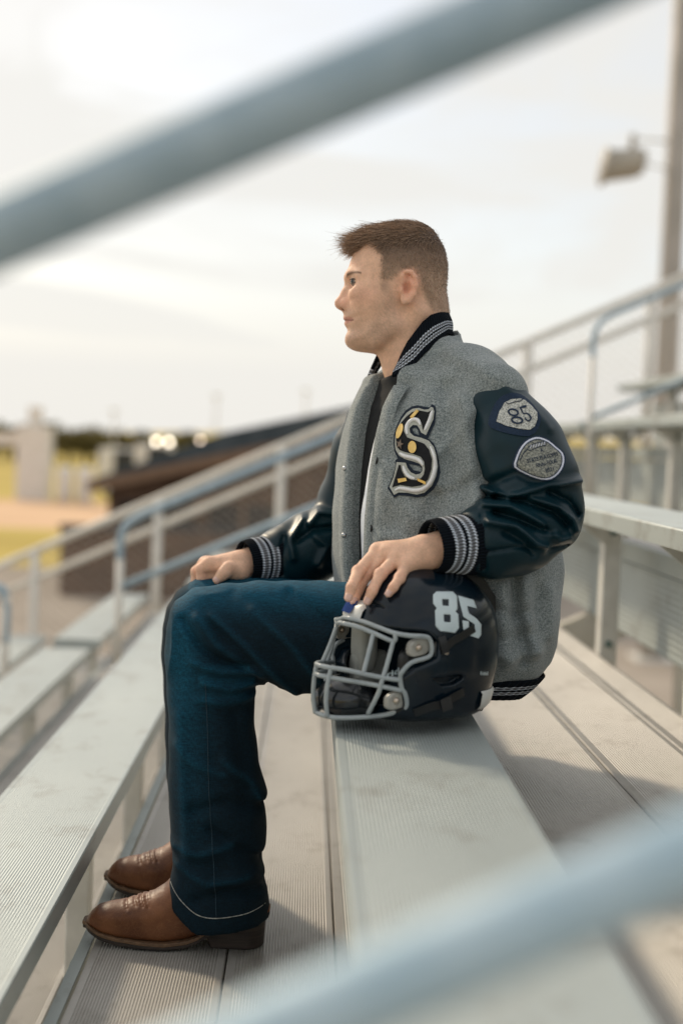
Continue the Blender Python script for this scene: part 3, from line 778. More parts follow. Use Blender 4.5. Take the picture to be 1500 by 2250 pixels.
# rib knit with stripes: U counts ribs, V runs across the band
def knit_mat(name, stripes):
    m, nt, b = new_mat(name)
    uv = nt.nodes.new("ShaderNodeUVMap"); uv.uv_map = "uv"
    sp = nt.nodes.new("ShaderNodeSeparateXYZ"); nt.links.new(uv.outputs[0], sp.inputs[0])
    nz = nt.nodes.new("ShaderNodeMath"); nz.operation = 'SINE'
    mu = nt.nodes.new("ShaderNodeMath"); mu.operation = 'MULTIPLY'; mu.inputs[1].default_value = 2 * math.pi
    nt.links.new(sp.outputs['X'], mu.inputs[0]); nt.links.new(mu.outputs[0], nz.inputs[0])
    jit = nt.nodes.new("ShaderNodeMath"); jit.operation = 'MULTIPLY_ADD'; jit.inputs[1].default_value = 0.012
    nt.links.new(nz.outputs[0], jit.inputs[0]); nt.links.new(sp.outputs['Y'], jit.inputs[2])
    r = nt.nodes.new("ShaderNodeValToRGB"); r.color_ramp.interpolation = 'CONSTANT'
    navy, grey, white = (0.0045, 0.008, 0.014, 1), (0.20, 0.21, 0.23, 1), (0.74, 0.80, 0.90, 1)
    cols = {'n': navy, 'g': grey, 'w': white}
    els = r.color_ramp.elements
    els[0].position = 0; els[0].color = navy; els.remove(els[1])
    for pos, c in stripes:
        e = els.new(pos); e.color = cols[c]
    nt.links.new(jit.outputs[0], r.inputs[0])
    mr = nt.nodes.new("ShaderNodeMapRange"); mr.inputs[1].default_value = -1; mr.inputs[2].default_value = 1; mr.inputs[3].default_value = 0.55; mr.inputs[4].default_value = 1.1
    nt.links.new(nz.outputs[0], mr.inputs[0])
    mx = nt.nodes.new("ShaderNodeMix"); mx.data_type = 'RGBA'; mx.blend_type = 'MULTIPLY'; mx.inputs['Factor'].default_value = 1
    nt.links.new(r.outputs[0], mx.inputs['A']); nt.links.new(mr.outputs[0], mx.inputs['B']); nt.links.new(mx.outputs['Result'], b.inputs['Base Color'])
    bp = nt.nodes.new("ShaderNodeBump"); bp.inputs['Strength'].default_value = 0.9; bp.inputs['Distance'].default_value = 0.0015
    nt.links.new(nz.outputs[0], bp.inputs['Height']); nt.links.new(bp.outputs[0], b.inputs['Normal'])
    b.inputs['Roughness'].default_value = 0.95; b.inputs['Specular IOR Level'].default_value = 0.15
    return m
S_COLLAR = [(0.40, 'w'), (0.435, 'g'), (0.515, 'w'), (0.55, 'n'), (0.62, 'w'), (0.655, 'g'), (0.735, 'w'), (0.77, 'n')]
S_CUFF = [(0.30, 'w'), (0.345, 'g'), (0.43, 'w'), (0.475, 'n'), (0.54, 'w'), (0.585, 'g'), (0.66, 'w'), (0.70, 'n')]
S_HEM = [(0.26, 'w'), (0.30, 'g'), (0.38, 'w'), (0.42, 'n'), (0.53, 'w'), (0.57, 'g'), (0.64, 'w'), (0.68, 'n')]
M_KNIT_COLLAR = knit_mat("collar_knit", S_COLLAR); M_KNIT_CUFF = knit_mat("cuff_knit", S_CUFF); M_KNIT_HEM = knit_mat("hem_knit", S_HEM)
def uv_grid(o, m, n, ribs, closed):
    """uv for a lofted grid with m rings of n points"""
    me = o.data; uv = me.uv_layers.new(name="uv"); d = np.zeros((len(me.loops), 2), np.float32)
    vi = np.zeros(len(me.loops), np.int32); me.loops.foreach_get("vertex_index", vi)
    row = vi // n; col = vi % n
    d[:, 0] = col / n * ribs; d[:, 1] = row / (m - 1)
    # close the seam
    for p in me.polygons:
        cs = [vi[l] % n for l in p.loop_indices]
        if closed and max(cs) - min(cs) > n / 2:
            for l in p.loop_indices:
                if vi[l] % n < n / 2: d[l, 0] += ribs
    uv.data.foreach_set("uv", d.ravel())
# denim
M_DENIM = attr_mat("dark_denim", 0.85, 0, 0, 600, 0.2)
nt = M_DENIM.node_tree; b = nt.nodes["Principled BSDF"]
tc = nt.nodes.new("ShaderNodeTexCoord"); mpd = nt.nodes.new("ShaderNodeMapping"); mpd.inputs['Scale'].default_value = (1, 1, 0.22)
n1 = nt.nodes.new("ShaderNodeTexNoise"); n1.inputs['Scale'].default_value = 700; n1.inputs['Detail'].default_value = 4
mpe = nt.nodes.new("ShaderNodeMapping"); mpe.inputs['Scale'].default_value = (0.15, 1, 1.0)
n2 = nt.nodes.new("ShaderNodeTexNoise"); n2.inputs['Scale'].default_value = 500; n2.inputs['Detail'].default_value = 4
nt.links.new(tc.outputs['Object'], mpd.inputs[0]); nt.links.new(mpd.outputs[0], n1.inputs['Vector'])
nt.links.new(tc.outputs['Object'], mpe.inputs[0]); nt.links.new(mpe.outputs[0], n2.inputs['Vector'])
ad = nt.nodes.new("ShaderNodeMath"); ad.operation = 'ADD'; nt.links.new(n1.outputs['Fac'], ad.inputs[0]); nt.links.new(n2.outputs['Fac'], ad.inputs[1])
mr = nt.nodes.new("ShaderNodeMapRange"); mr.inputs[1].default_value = 0.75; mr.inputs[2].default_value = 1.3; mr.inputs[3].default_value = 0.6; mr.inputs[4].default_value = 1.5
nt.links.new(ad.outputs[0], mr.inputs[0])
mx = nt.nodes.new("ShaderNodeMix"); mx.data_type = 'RGBA'; mx.blend_type = 'MULTIPLY'; mx.inputs['Factor'].default_value = 1
src = b.inputs['Base Color'].links[0].from_socket
nt.links.new(src, mx.inputs['A']); nt.links.new(mr.outputs[0], mx.inputs['B']); nt.links.new(mx.outputs['Result'], b.inputs['Base Color'])
bp = nt.nodes.new("ShaderNodeBump"); bp.inputs['Strength'].default_value = 0.3; bp.inputs['Distance'].default_value = 0.0008
nt.links.new(ad.outputs[0], bp.inputs['Height']); nt.links.new(bp.outputs[0], b.inputs['Normal']); b.inputs['Sheen Weight'].default_value = 0.0
M_STITCH = noise_mat("pale_thread", (0.22, 0.23, 0.21), (0.5, 0.5, 0.45), scale=300, rough=0.8)
# boots: worn brown leather with crackle
M_BOOT = noise_mat("brown_boot_leather", (0.085, 0.030, 0.013), (0.215, 0.085, 0.035), scale=22, rough=0.46, detail=6, bump=0.3, bump_scale=90, coat=0.0, spec=0.3, lo=0.3, hi=0.7)
nt = M_BOOT.node_tree; b = nt.nodes["Principled BSDF"]
tc = nt.nodes.new("ShaderNodeTexCoord"); vo = nt.nodes.new("ShaderNodeTexVoronoi"); vo.feature = 'DISTANCE_TO_EDGE'; vo.inputs['Scale'].default_value = 95
nd = nt.nodes.new("ShaderNodeTexNoise"); nd.inputs['Scale'].default_value = 26; nd.inputs['Detail'].default_value = 3
mm = nt.nodes.new("ShaderNodeMix"); mm.data_type = 'VECTOR'; mm.inputs['Factor'].default_value = 0.09
nt.links.new(tc.outputs['Object'], nd.inputs['Vector']); nt.links.new(tc.outputs['Object'], mm.inputs['A']); nt.links.new(nd.outputs['Color'], mm.inputs['B']); nt.links.new(mm.outputs['Result'], vo.inputs['Vector'])
rr = nt.nodes.new("ShaderNodeValToRGB"); rr.color_ramp.elements[0].position = 0.0; rr.color_ramp.elements[0].color = (0.32, 0.32, 0.32, 1); rr.color_ramp.elements[1].position = 0.06; rr.color_ramp.elements[1].color = (0, 0, 0, 1)
nt.links.new(vo.outputs['Distance'], rr.inputs[0])
mx = nt.nodes.new("ShaderNodeMix"); mx.data_type = 'RGBA'; mx.inputs['B'].default_value = (0.27, 0.125, 0.055, 1)
src = b.inputs['Base Color'].links[0].from_socket
nt.links.new(rr.outputs[0], mx.inputs['Factor']); nt.links.new(src, mx.inputs['A']); nt.links.new(mx.outputs['Result'], b.inputs['Base Color'])
M_SOLE = noise_mat("stacked_sole", (0.018, 0.012, 0.009), (0.045, 0.03, 0.022), scale=60, rough=0.6, stretch=(0.3, 0.3, 3))
M_WELT = noise_mat("tan_welt", (0.10, 0.055, 0.028), (0.17, 0.095, 0.05), scale=120, rough=0.6)
M_HAIR = noise_mat("brown_hair", (0.035, 0.021, 0.013), (0.10, 0.062, 0.038), scale=60, rough=0.42, spec=0.5)
M_EYE = attr_mat("eye", 0.15, 0, 0)
M_SNAP = noise_mat("steel_snap", (0.35, 0.37, 0.38), (0.5, 0.5, 0.5), scale=60, rough=0.25, metal=0.9)
M_SNAPDARK = noise_mat("dark_snap", (0.012, 0.014, 0.016), (0.02, 0.022, 0.024), scale=60, rough=0.3)
M_NAVYFELT = noise_mat("navy_felt", (0.006, 0.012, 0.024), (0.011, 0.02, 0.036), scale=300, rough=0.95, bump=0.3, bump_scale=700)
M_BLACKFELT = noise_mat("black_felt", (0.004, 0.005, 0.007), (0.008, 0.009, 0.011), scale=300, rough=0.95, bump=0.3, bump_scale=700)
M_CHENILLE = noise_mat("silver_chenille", (0.36, 0.37, 0.33), (0.48, 0.49, 0.44), scale=500, rough=0.8, bump=0.4, bump_scale=900)
M_CORD = noise_mat("white_satin_cord", (0.72, 0.72, 0.72), (0.85, 0.85, 0.85), scale=500, rough=0.35)
M_GOLD = noise_mat("gold_pin", (0.62, 0.40, 0.12), (0.8, 0.56, 0.2), scale=60, rough=0.3, metal=0.75)
M_BRONZE = noise_mat("bronze_pin", (0.14, 0.10, 0.075), (0.2, 0.15, 0.11), scale=60, rough=0.35, metal=0.8)
M_SPECKLE = noise_mat("speckled_chenille", (0.16, 0.17, 0.155), (0.62, 0.62, 0.57), scale=420, rough=0.9, bump=0.5, bump_scale=700, lo=0.34, hi=0.6)
M_SPECKLE2 = noise_mat("dark_speckled_chenille", (0.09, 0.10, 0.095), (0.42, 0.42, 0.36), scale=420, rough=0.9, bump=0.5, bump_scale=700, lo=0.36, hi=0.68)
M_BLUEFELT = noise_mat("blue_felt", (0.006, 0.018, 0.042), (0.010, 0.027, 0.06), scale=300, rough=0.9)
M_LILAC = noise_mat("white_patch_edge", (0.66, 0.69, 0.82), (0.76, 0.79, 0.90), scale=200, rough=0.85)
M_SHELL = noise_mat("navy_helmet_shell", (0.0022, 0.0075, 0.0135), (0.004, 0.0115, 0.019), scale=14, rough=0.2, coat=0.12, spec=0.3, rough_var=0.04)
M_HBLACK = noise_mat("black_plastic", (0.005, 0.006, 0.007), (0.010, 0.011, 0.012), scale=40, rough=0.42)
M_HGLOSS = noise_mat("black_gloss_cup", (0.006, 0.009, 0.012), (0.012, 0.015, 0.018), scale=18, rough=0.2, coat=0.4)
M_PAD = noise_mat("grey_padding", (0.34, 0.35, 0.32), (0.44, 0.45, 0.41), scale=20, rough=0.7, bump=0.1)
M_MASK = noise_mat("grey_coated_bar", (0.29, 0.33, 0.345), (0.37, 0.41, 0.42), scale=40, rough=0.38, coat=0.2)
M_CLIP = noise_mat("clear_clip_plastic", (0.30, 0.29, 0.26), (0.42, 0.41, 0.37), scale=60, rough=0.3, coat=0.4)
M_SCREW = noise_mat("brass_screw", (0.5, 0.42, 0.34), (0.6, 0.52, 0.44), scale=60, rough=0.3, metal=0.9)
M_DECAL = noise_mat("white_decal", (0.48, 0.57, 0.60), (0.56, 0.65, 0.67), scale=30, rough=0.3, coat=0.4)
M_BUMPER = noise_mat("white_bumper", (0.60, 0.60, 0.57), (0.68, 0.68, 0.65), scale=30, rough=0.4)
M_BLUE = noise_mat("blue_label", (0.006, 0.028, 0.13), (0.010, 0.04, 0.17), scale=40, rough=0.8, spec=0.05)

# scuffs on the helmet shell
nt = M_SHELL.node_tree; b = nt.nodes["Principled BSDF"]
tc = nt.nodes.new("ShaderNodeTexCoord"); mp = nt.nodes.new("ShaderNodeMapping"); mp.inputs['Scale'].default_value = (1, 1, 3.5); mp.inputs['Rotation'].default_value = (0.4, 0.5, 0.2)
n = nt.nodes.new("ShaderNodeTexNoise"); n.inputs['Scale'].default_value = 42; n.inputs['Detail'].default_value = 10; n.inputs['Roughness'].default_value = 0.75
r = nt.nodes.new("ShaderNodeValToRGB"); r.color_ramp.elements[0].position = 0.66; r.color_ramp.elements[0].color = (0, 0, 0, 1); r.color_ramp.elements[1].position = 0.74; r.color_ramp.elements[1].color = (0.8, 0.8, 0.8, 1)
mx = nt.nodes.new("ShaderNodeMix"); mx.data_type = 'RGBA'; mx.inputs['B'].default_value = (0.04, 0.055, 0.065, 1)
src = b.inputs['Base Color'].links[0].from_socket
nt.links.new(tc.outputs['Object'], mp.inputs[0]); nt.links.new(mp.outputs[0], n.inputs['Vector']); nt.links.new(n.outputs['Fac'], r.inputs[0]); nt.links.new(r.outputs[0], mx.inputs['Factor']); nt.links.new(src, mx.inputs['A']); nt.links.new(mx.outputs['Result'], b.inputs['Base Color'])

# ================================================================== football helmet
HPSI = math.radians(33)
HF = np.array([-math.cos(HPSI), -math.sin(HPSI), 0.0])       # facing
HL = np.array([math.sin(HPSI), -math.cos(HPSI), 0.0])        # its left side, towards the camera
HUP = np.array([0, 0, 1.0])
HC = P(918, 1416, 2.205)                                     # middle of the shell
ZB = 0.4325                                                  # resting height on the seat plank
helmet = thing("football_helmet", (HC[0], HC[1], ZB), "glossy navy football helmet numbered 85 with grey facemask on the bench", "helmet")
def hl(u, v, w): return HC + HF * u + HL * v + HUP * w
def hz3(zx, zy): return 650 + zx / 2.5, 1150 + zy / 2.5      # read-off grid of the helmet close-up
def hm(zx, zy): return 660 + zx / 5.0, 1300 + zy / 5.0       # finer read-off grid
def PH(px, py, v):
    """pixel sight line met with the helmet's lengthwise plane at side offset v"""
    d = ray(px, py); t = ((HC + HL * v - CAM).dot(HL)) / d.dot(HL)
    return CAM + d * t
def to_uvw(p):
    q = np.asarray(p) - HC; return np.array([q.dot(HF), q.dot(HL), q[2]])
def mirror(p): q = np.asarray(p, float); return q - 2 * (q - HC).dot(HL) * HL
fld = Field(HC - [0.19, 0.19, 0.16], HC + [0.19, 0.19, 0.18], 0.0026)
q = [fld.X - np.float32(HC[0]), fld.Y - np.float32(HC[1]), fld.Z - np.float32(HC[2])]
U = q[0] * np.float32(HF[0]) + q[1] * np.float32(HF[1]); Vv = q[0] * np.float32(HL[0]) + q[1] * np.float32(HL[1]); Wz = q[2] + 0 * U
def se(u0, w0, a, bb, c, n=2.3):
    r = (np.abs((U - u0) / a) ** n + np.abs(Vv / bb) ** n + np.abs((Wz - w0) / c) ** n) ** (1 / n)
    return (r - 1) * min(a, bb, c)
outer = se(-0.004, 0.008, 0.134, 0.112, 0.122, 2.15)
jaw = se(0.012, -0.055, 0.108, 0.109, 0.075, 3.2)
outer = smin(outer, jaw, 0.03)
ridge = fld.chain([hl(0.07, 0, 0.070), hl(0.03, 0, 0.090), hl(-0.04, 0, 0.092), hl(-0.09, 0, 0.055), hl(-0.108, 0, 0.0)], [0.036, 0.040, 0.042, 0.042, 0.034], 0.02)
outer = smin(outer, ridge, 0.006)
wbot = ZB - HC[2] + 0.012
body_h = smax(outer, -(Wz - wbot), 0.02)
inner = outer + 0.014
opening = [to_uvw(PH(*hz3(zx, zy), 0.10))[[0, 2]] for zx, zy in ((480, 598), (720, 602), (768, 645), (752, 738), (648, 792), (590, 862), (606, 955), (612, 1003), (585, 1050), (560, 1100))]
fr = [(0.30, -0.20), (0.30, opening[0][1] + 0.012)]
# brow lifts slightly to the front
opening = [(0.30, 0.052), (0.12, 0.040)] + [tuple(p) for p in opening] + [(opening[-1][0], -0.2), (0.30, -0.2)]
uu, ww = U[:, :, :1], Wz[:1, :1, :]
od = poly_dist(opening, np.broadcast_to(U, tuple(fld.n)).ravel(), np.broadcast_to(Wz, tuple(fld.n)).ravel()).reshape(tuple(fld.n)).astype(np.float32) if False else None
g2u = np.linspace(-0.3, 0.3, 241); g2w = np.linspace(-0.25, 0.25, 201)
G = poly_dist(opening, *np.meshgrid(g2u, g2w, indexing='ij')).astype(np.float32)
iu = np.clip((U + 0.3) / 0.6 * 240, 0, 239.99); iw = np.clip((Wz + 0.25) / 0.5 * 200, 0, 199.99)
iu = np.broadcast_to(iu, tuple(fld.n)); iw = np.broadcast_to(iw, tuple(fld.n))
i0 = iu.astype(np.int32); j0 = iw.astype(np.int32); fu = iu - i0; fw = iw - j0
od = G[i0, j0] * (1 - fu) * (1 - fw) + G[i0 + 1, j0] * fu * (1 - fw) + G[i0, j0 + 1] * (1 - fu) * fw + G[i0 + 1, j0 + 1] * fu * fw
shell = smax(body_h, -inner, 0.003)
shell = smax(shell, -od, 0.004)
# side grooves, ear vent and slots
def side_box(poly, vmin, depth_in):
    gg = poly_dist(poly, *np.meshgrid(g2u, g2w, indexing='ij')).astype(np.float32)
    d = gg[i0, j0] * (1 - fu) * (1 - fw) + gg[i0 + 1, j0] * fu * (1 - fw) + gg[i0, j0 + 1] * (1 - fu) * fw + gg[i0 + 1, j0 + 1] * fu * fw
    return np.maximum(d, -(outer + depth_in))
def uvp(pts, v=0.105): return [tuple(to_uvw(PH(*hz3(a, b_), v))[[0, 2]]) for a, b_ in pts]
vent = side_box(uvp([(735, 850), (880, 825), (900, 845), (850, 880), (790, 893)]), 0, 0.010)
shell = smax(shell, -vent, 0.002)
slot = side_box(uvp([(545, 455), (560, 450), (590, 482), (690, 490), (600, 492), (570, 482)], 0.09), 0, 0.008)
shell = smax(shell, -slot, 0.002)
HVt, HFc = fld.mesh(shell)
HVt = lap_smooth(HVt, HFc, 1, 0.4)
bvh_h = bvh_of(HVt, HFc)
build("shell", HVt, HFc, M_SHELL, helmet)
# raised black centre fin at the back of the crown
g = MB()
prof = [(-0.045, 0.128), (-0.10, 0.118), (-0.135, 0.078), (-0.138, 0.045), (-0.118, 0.05), (-0.10, 0.085), (-0.06, 0.105)]
g.add([hl(u, v, w) for v in (-0.033, 0.033) for u, w in prof], [tuple(range(7)), tuple(range(13, 6, -1))] + [(i, 7 + i, 7 + (i + 1) % 7, (i + 1) % 7) for i in range(7)])
bevel(g.build("rear_fin", M_HBLACK, helmet), 0.004, 3)
# front bumper: white pad with blue label
g = MB(); nb = 13; prof = [(0.0, 0.0), (0.004, 0.001), (0.0075, 0.008), (0.0075, 0.026), (0.004, 0.035), (-0.006, 0.037)]
def on_shell(v, w):
    h = cast(bvh_h, hl(0.3, v, w), -HF); return None if h is None else to_uvw(h[0])[0]
rows = []
for i in range(nb):
    v = -0.052 + 0.066 * i / (nb - 1)
    edge = 0.85 - 0.85 * max(0, (abs(v + 0.019) - 0.025) / 0.010) ** 2 * 0.5
    rows.append([hl((on_shell(v, 0.044 + h_ * edge) or 0.12) + o_ * edge, v, 0.044 + h_ * edge) for o_, h_ in prof])
V, F = loft(np.array(rows), closed_u=False); build("front_bumper", V, F, M_BUMPER, helmet)
rows = []
for i in range(9):
    v = -0.044 + 0.036 * i / 8
    rows.append([hl((on_shell(v, 0.047 + h_) or 0.12) + 0.0105, v, 0.047 + h_) for h_ in (0.008, 0.027)])
V, F = loft(np.array(rows), closed_u=False); build("bumper_label", V, F, M_BLUE, helmet)
# rear bumper on the nape
rows = []
for i in range(15):
    a = math.radians(112 + 64 * i / 14)
    d = HF * math.cos(a) + HL * math.sin(a); ring = []
    for wv, o_ in ((-0.062 - 0.02 * (1 - abs(i - 7) / 7.0) * 0, 0.001), (-0.066, 0.005), (-0.085, 0.006), (-0.092, 0.003), (-0.094, -0.004)):
        wv = max(wv - 0.0, wbot - 0.004 + 0.0); h = cast(bvh_h, HC + HUP * max(wv, wbot + 0.004) + d * 0.3, -d)
        ring.append((h[0] if h else HC + d * 0.1 + HUP * wv) + d * o_ + HUP * (min(0, wv - wbot - 0.004)))
    rows.append(ring)
V, F = loft(np.array(rows), closed_u=False); build("rear_bumper", V, F, M_BUMPER, helmet)
# number decals, laid on the shell from its left side
def h_origin(zx, zy):
    px, py = 650 + zx / 2.5, 1150 + zy / 2.5
    h = cast(bvh_h, CAM, ray(px, py)); return (h[0] if h else PH(px, py, 0.085)) + HL * 0.12
eight = [(770, 374), (860, 374), (884, 398), (886, 470), (874, 484), (890, 500), (894, 575), (872, 602), (790, 592), (766, 565), (762, 480), (772, 466), (752, 440), (752, 392)]
def push_dir(x): return -HL
V, F = drape([eight, [(802, 416), (838, 418), (838, 454), (804, 452)], [(810, 500), (848, 502), (848, 544), (812, 542)]], h_origin, -HL, bvh_h, 0.0007, 0.0004, 9)
build("number_decal", V, F, M_DECAL, helmet)
HL2 = HL * math.cos(math.radians(32)) - HF * math.sin(math.radians(32))
def h_origin2(zx, zy):
    px, py = 650 + zx / 2.5, 1150 + zy / 2.5
    d = ray(px, py); h = cast(bvh_h, CAM, d)
    p = h[0] if h else PH(px, py, 0.06); return p + HL2 * 0.1
five = [(888, 396), (974, 420), (992, 468), (938, 454), (948, 494), (990, 524), (1016, 556), (1016, 612), (1000, 633), (946, 614), (918, 584), (912, 533), (946, 538), (948, 572), (968, 582), (980, 574), (980, 556), (918, 514)]
V, F = drape([five], h_origin2, -HL2, bvh_h, 0.0007, 0.0004, 8)
if len(F): build("number_decal", V, F, M_DECAL, helmet)
# small maker lettering
V, F = drape_text("Riddell", hz3(1031, 824), (17, 0.5), (0.5, -8), lambda x, y: (lambda h: (h[0] if h else PH(x, y, 0.06)) + HL2 * 0.1)(cast(bvh_h, CAM, ray(x, y))), -HL2, bvh_h, 0.0008)
build("maker_lettering", V, F, M_DECAL, helmet, smooth=False)
# ---- facemask: each bar traced on one side, mirrored to the other
RB = 0.0037
bars = []
def bar(pts, mir=True, name="facemask_bar", r=RB):
    p = bezier_path([PH(*hm(zx, zy), v) for zx, zy, v in pts], 5)
    MB().tube(p, r, 10).build(name, M_MASK, helmet, smooth=True)
    if mir: MB().tube([mirror(q_) for q_ in p], r, 10).build(name, M_MASK, helmet, smooth=True)
VB = 0.092
bar([(520, 290, 0.0), (700, 335, 0.028), (860, 395, 0.052), (1030, 455, 0.078), (1200, 485, VB + 0.008), (1370, 495, VB + 0.016), (1425, 540, VB + 0.016), (1440, 650, VB + 0.016), (1400, 720, VB + 0.015), (1220, 780, VB + 0.010), (1120, 880, VB + 0.004), (1095, 940, VB), (1110, 1060, VB), (1150, 1130, VB + 0.002), (1165, 1260, VB), (1090, 1310, 0.082), (930, 1355, 0.066), (700, 1380, 0.052), (480, 1388, 0.036), (330, 1380, 0.020), (205, 1345, 0.0)])
bar([(470, 350, 0.0), (620, 385, 0.024), (800, 455, 0.050), (1020, 545, 0.078), (1040, 470, 0.080)])
bar([(800, 460, 0.050), (745, 690, 0.053), (690, 900, 0.057)])
bar([(1020, 545, 0.078), (950, 800, 0.077), (895, 980, 0.077), (850, 1130, 0.072), (740, 1345, 0.055)])
bar([(205, 812, 0.0), (330, 838, 0.020), (500, 862, 0.038), (690, 905, 0.057), (900, 945, 0.077), (1100, 975, VB)])
bar([(190, 918, 0.0), (330, 945, 0.020), (500, 975, 0.038), (690, 1005, 0.056), (880, 1040, 0.075), (1115, 1090, VB)])
bar([(335, 845, 0.020), (300, 1000, 0.019), (280, 1200, 0.018), (295, 1380, 0.017)])
# clips
for (zx, zy, v) in ((1300, 612, VB + 0.008), (1055, 1195, VB - 0.008)):
    c = PH(*hm(zx, zy), v)
    for s_ in (1, -1):
        cc = c if s_ > 0 else mirror(c); out = HL * s_
        g = MB(); n = 20; ring0 = []; 
        for k in range(n):
            a = 2 * math.pi * k / n; e = 0.0
            x = 0.0205 * np.sign(math.cos(a)) * abs(math.cos(a)) ** 0.7; y = 0.0135 * np.sign(math.sin(a)) * abs(math.sin(a)) ** 0.7
            ring0.append(cc - HF * x + HUP * (y + 0.12 * x))
        g.add([p - out * 0.006 for p in ring0] + [p + out * 0.002 for p in ring0] + [cc + (p - cc) * 0.85 + out * 0.004 for p in ring0],
              [tuple(range(2 * n, 3 * n))] + [(i, (i + 1) % n, n + (i + 1) % n, n + i) for i in range(n)] + [(n + i, n + (i + 1) % n, 2 * n + (i + 1) % n, 2 * n + i) for i in range(n)])
        ck = g.build("mask_clip", M_CLIP, helmet, smooth=False)
        MB().ball(cc + out * 0.004 + HF * 0.004, 0.0055, 12, 8, (1, 1, 1)).build("screw", M_SCREW, ck, smooth=True)
c = PH(*hz3(822, 709), 0.11); MB().ball(c, 0.0055, 12, 8).build("side_screw", M_SCREW, helmet, smooth=True)
# straps
def strap(pts, w_, mat, name, v_off=0.0):
    cen = [np.asarray(p) for p in pts]; cen = bezier_path(cen, 6); rows = []
    for i, p in enumerate(cen):
        t_ = cen[min(i + 1, len(cen) - 1)] - cen[max(i - 1, 0)]; t_ /= np.linalg.norm(t_); n_ = np.cross(t_, HL); n_ /= np.linalg.norm(n_)
        rows.append([p + n_ * w_ / 2 - HL * 0.001, p + n_ * w_ / 2 + HL * 0.0015, p - n_ * w_ / 2 + HL * 0.0015, p - n_ * w_ / 2 - HL * 0.001])
    V, F = loft(np.array(rows), True, True); return build(name, V, F, mat, helmet, smooth=False)
def on_side(zx, zy, lift=0.002):
    px, py = hz3(zx, zy); h = cast(bvh_h, CAM, ray(px, py)); return (h[0] if h else PH(px, py, 0.1)) + HL * lift
strap([on_side(795, 705), on_side(850, 650), on_side(910, 615), on_side(975, 575)], 0.0125, M_HBLACK, "chin_strap")
strap([on_side(790, 620, 0.003), on_side(800, 660, 0.004), on_side(815, 712, 0.003)], 0.014, M_HBLACK, "strap_buckle")
strap([on_side(640, 1040, 0.004), on_side(730, 1005, 0.005), on_side(800, 985, 0.006), on_side(860, 950, 0.005), on_side(915, 925, 0.003)], 0.013, M_HBLACK, "chin_strap")
bk = strap([on_side(775, 1000, 0.010), on_side(830, 975, 0.010)], 0.021, M_HGLOSS, "strap_buckle")
# inside: pads, jaw pads with lettering, chin cup
g = Field(HC - [0.15, 0.15, 0.13], HC + [0.15, 0.15, 0.12], 0.004)
def pad(c, r_, mat, name, yaw=0.0):
    R_ = np.array([HF, HL, HUP]); f_ = Field(np.asarray(c) - 0.075, np.asarray(c) + 0.075, 0.003)
    qx, qy, qz = f_.X - np.float32(c[0]), f_.Y - np.float32(c[1]), f_.Z - np.float32(c[2])
    a = qx * HF[0] + qy * HF[1]; b_ = qx * HL[0] + qy * HL[1]; cz = qz + 0 * a
    d = ((np.abs(a / r_[0]) ** 4 + np.abs(b_ / r_[1]) ** 4 + np.abs(cz / r_[2]) ** 4) ** 0.25 - 1) * min(r_)
    V, F = f_.mesh(d); return build(name, V, F, mat, helmet)
pad(hl(0.060, -0.066, -0.002), (0.018, 0.020, 0.050), M_PAD, "jaw_pad")
pad(hl(0.045, 0.066, -0.03), (0.040, 0.016, 0.040), M_HBLACK, "jaw_pad")
pad(hl(0.045, -0.070, -0.045), (0.036, 0.016, 0.030), M_PAD, "jaw_pad")
pad(hl(0.072, 0.0, 0.045), (0.028, 0.060, 0.012), M_HBLACK, "brow_pad")
pad(hl(-0.06, 0.0, -0.01), (0.03, 0.075, 0.06), M_HBLACK, "rear_pad")
pad(hl(0.02, 0.0, 0.075), (0.06, 0.06, 0.018), M_PAD, "crown_pad")
cc = PH(*hm(500, 1170), -0.004)
f_ = Field(cc - 0.08, cc + 0.08, 0.003)
d = f_.ell(cc, (0.045, 0.042, 0.033))
for k in range(5):
    d = smin(d, f_.ell(cc + HF * (0.03 - 0.012 * k) + HL * (-0.03 + 0.016 * k) + HUP * (0.016 if k % 2 else -0.004), (0.014, 0.014, 0.017)), 0.008)
V, F = f_.mesh(d); build("chin_cup", V, F, M_HGLOSS, helmet)
v_, f2 = text_polys("riddell"); wv = v_[:, 0].max() - v_[:, 0].min(); hv = v_[:, 1].max()
pts = [PH(hm(0, 0)[0] + (1090 + (x - v_[:, 0].mean()) / wv * 320) / 5, hm(0, 0)[1] + (865 - (x - v_[:, 0].mean()) / wv * 120 - (y / hv - 0.5) * 62) / 5, 0.084) for x, y in v_]
build("pad_lettering", pts, f2, M_DECAL, helmet, smooth=False)
# ================================================================== person
YP = 2.50
PSI = math.radians(27)
TF = np.array([-math.cos(PSI), -math.sin(PSI)]); TL = np.array([math.sin(PSI), -math.cos(PSI)])
TCX = P(1000, 1100, YP)[0]
person = thing("person", (TCX, YP, 0.0), "person in a grey and navy varsity jacket sitting sideways with a hand on a helmet", "person")
def interp(x, xs, ys): return np.interp(x, xs, ys).astype(np.float32)
def kp(pts, Y): return [(P(px, py, Y)[0], P(px, py, Y)[2]) for px, py in pts]
def fold(fl_, pts, Y, amp, w, front=True, taper=True):
    """crease drawn in the side view; acts on the camera-side half of the cloth"""
    d = fl_.polyline_xz(kp(pts, Y)); return amp * np.exp(-(d / w) ** 2)

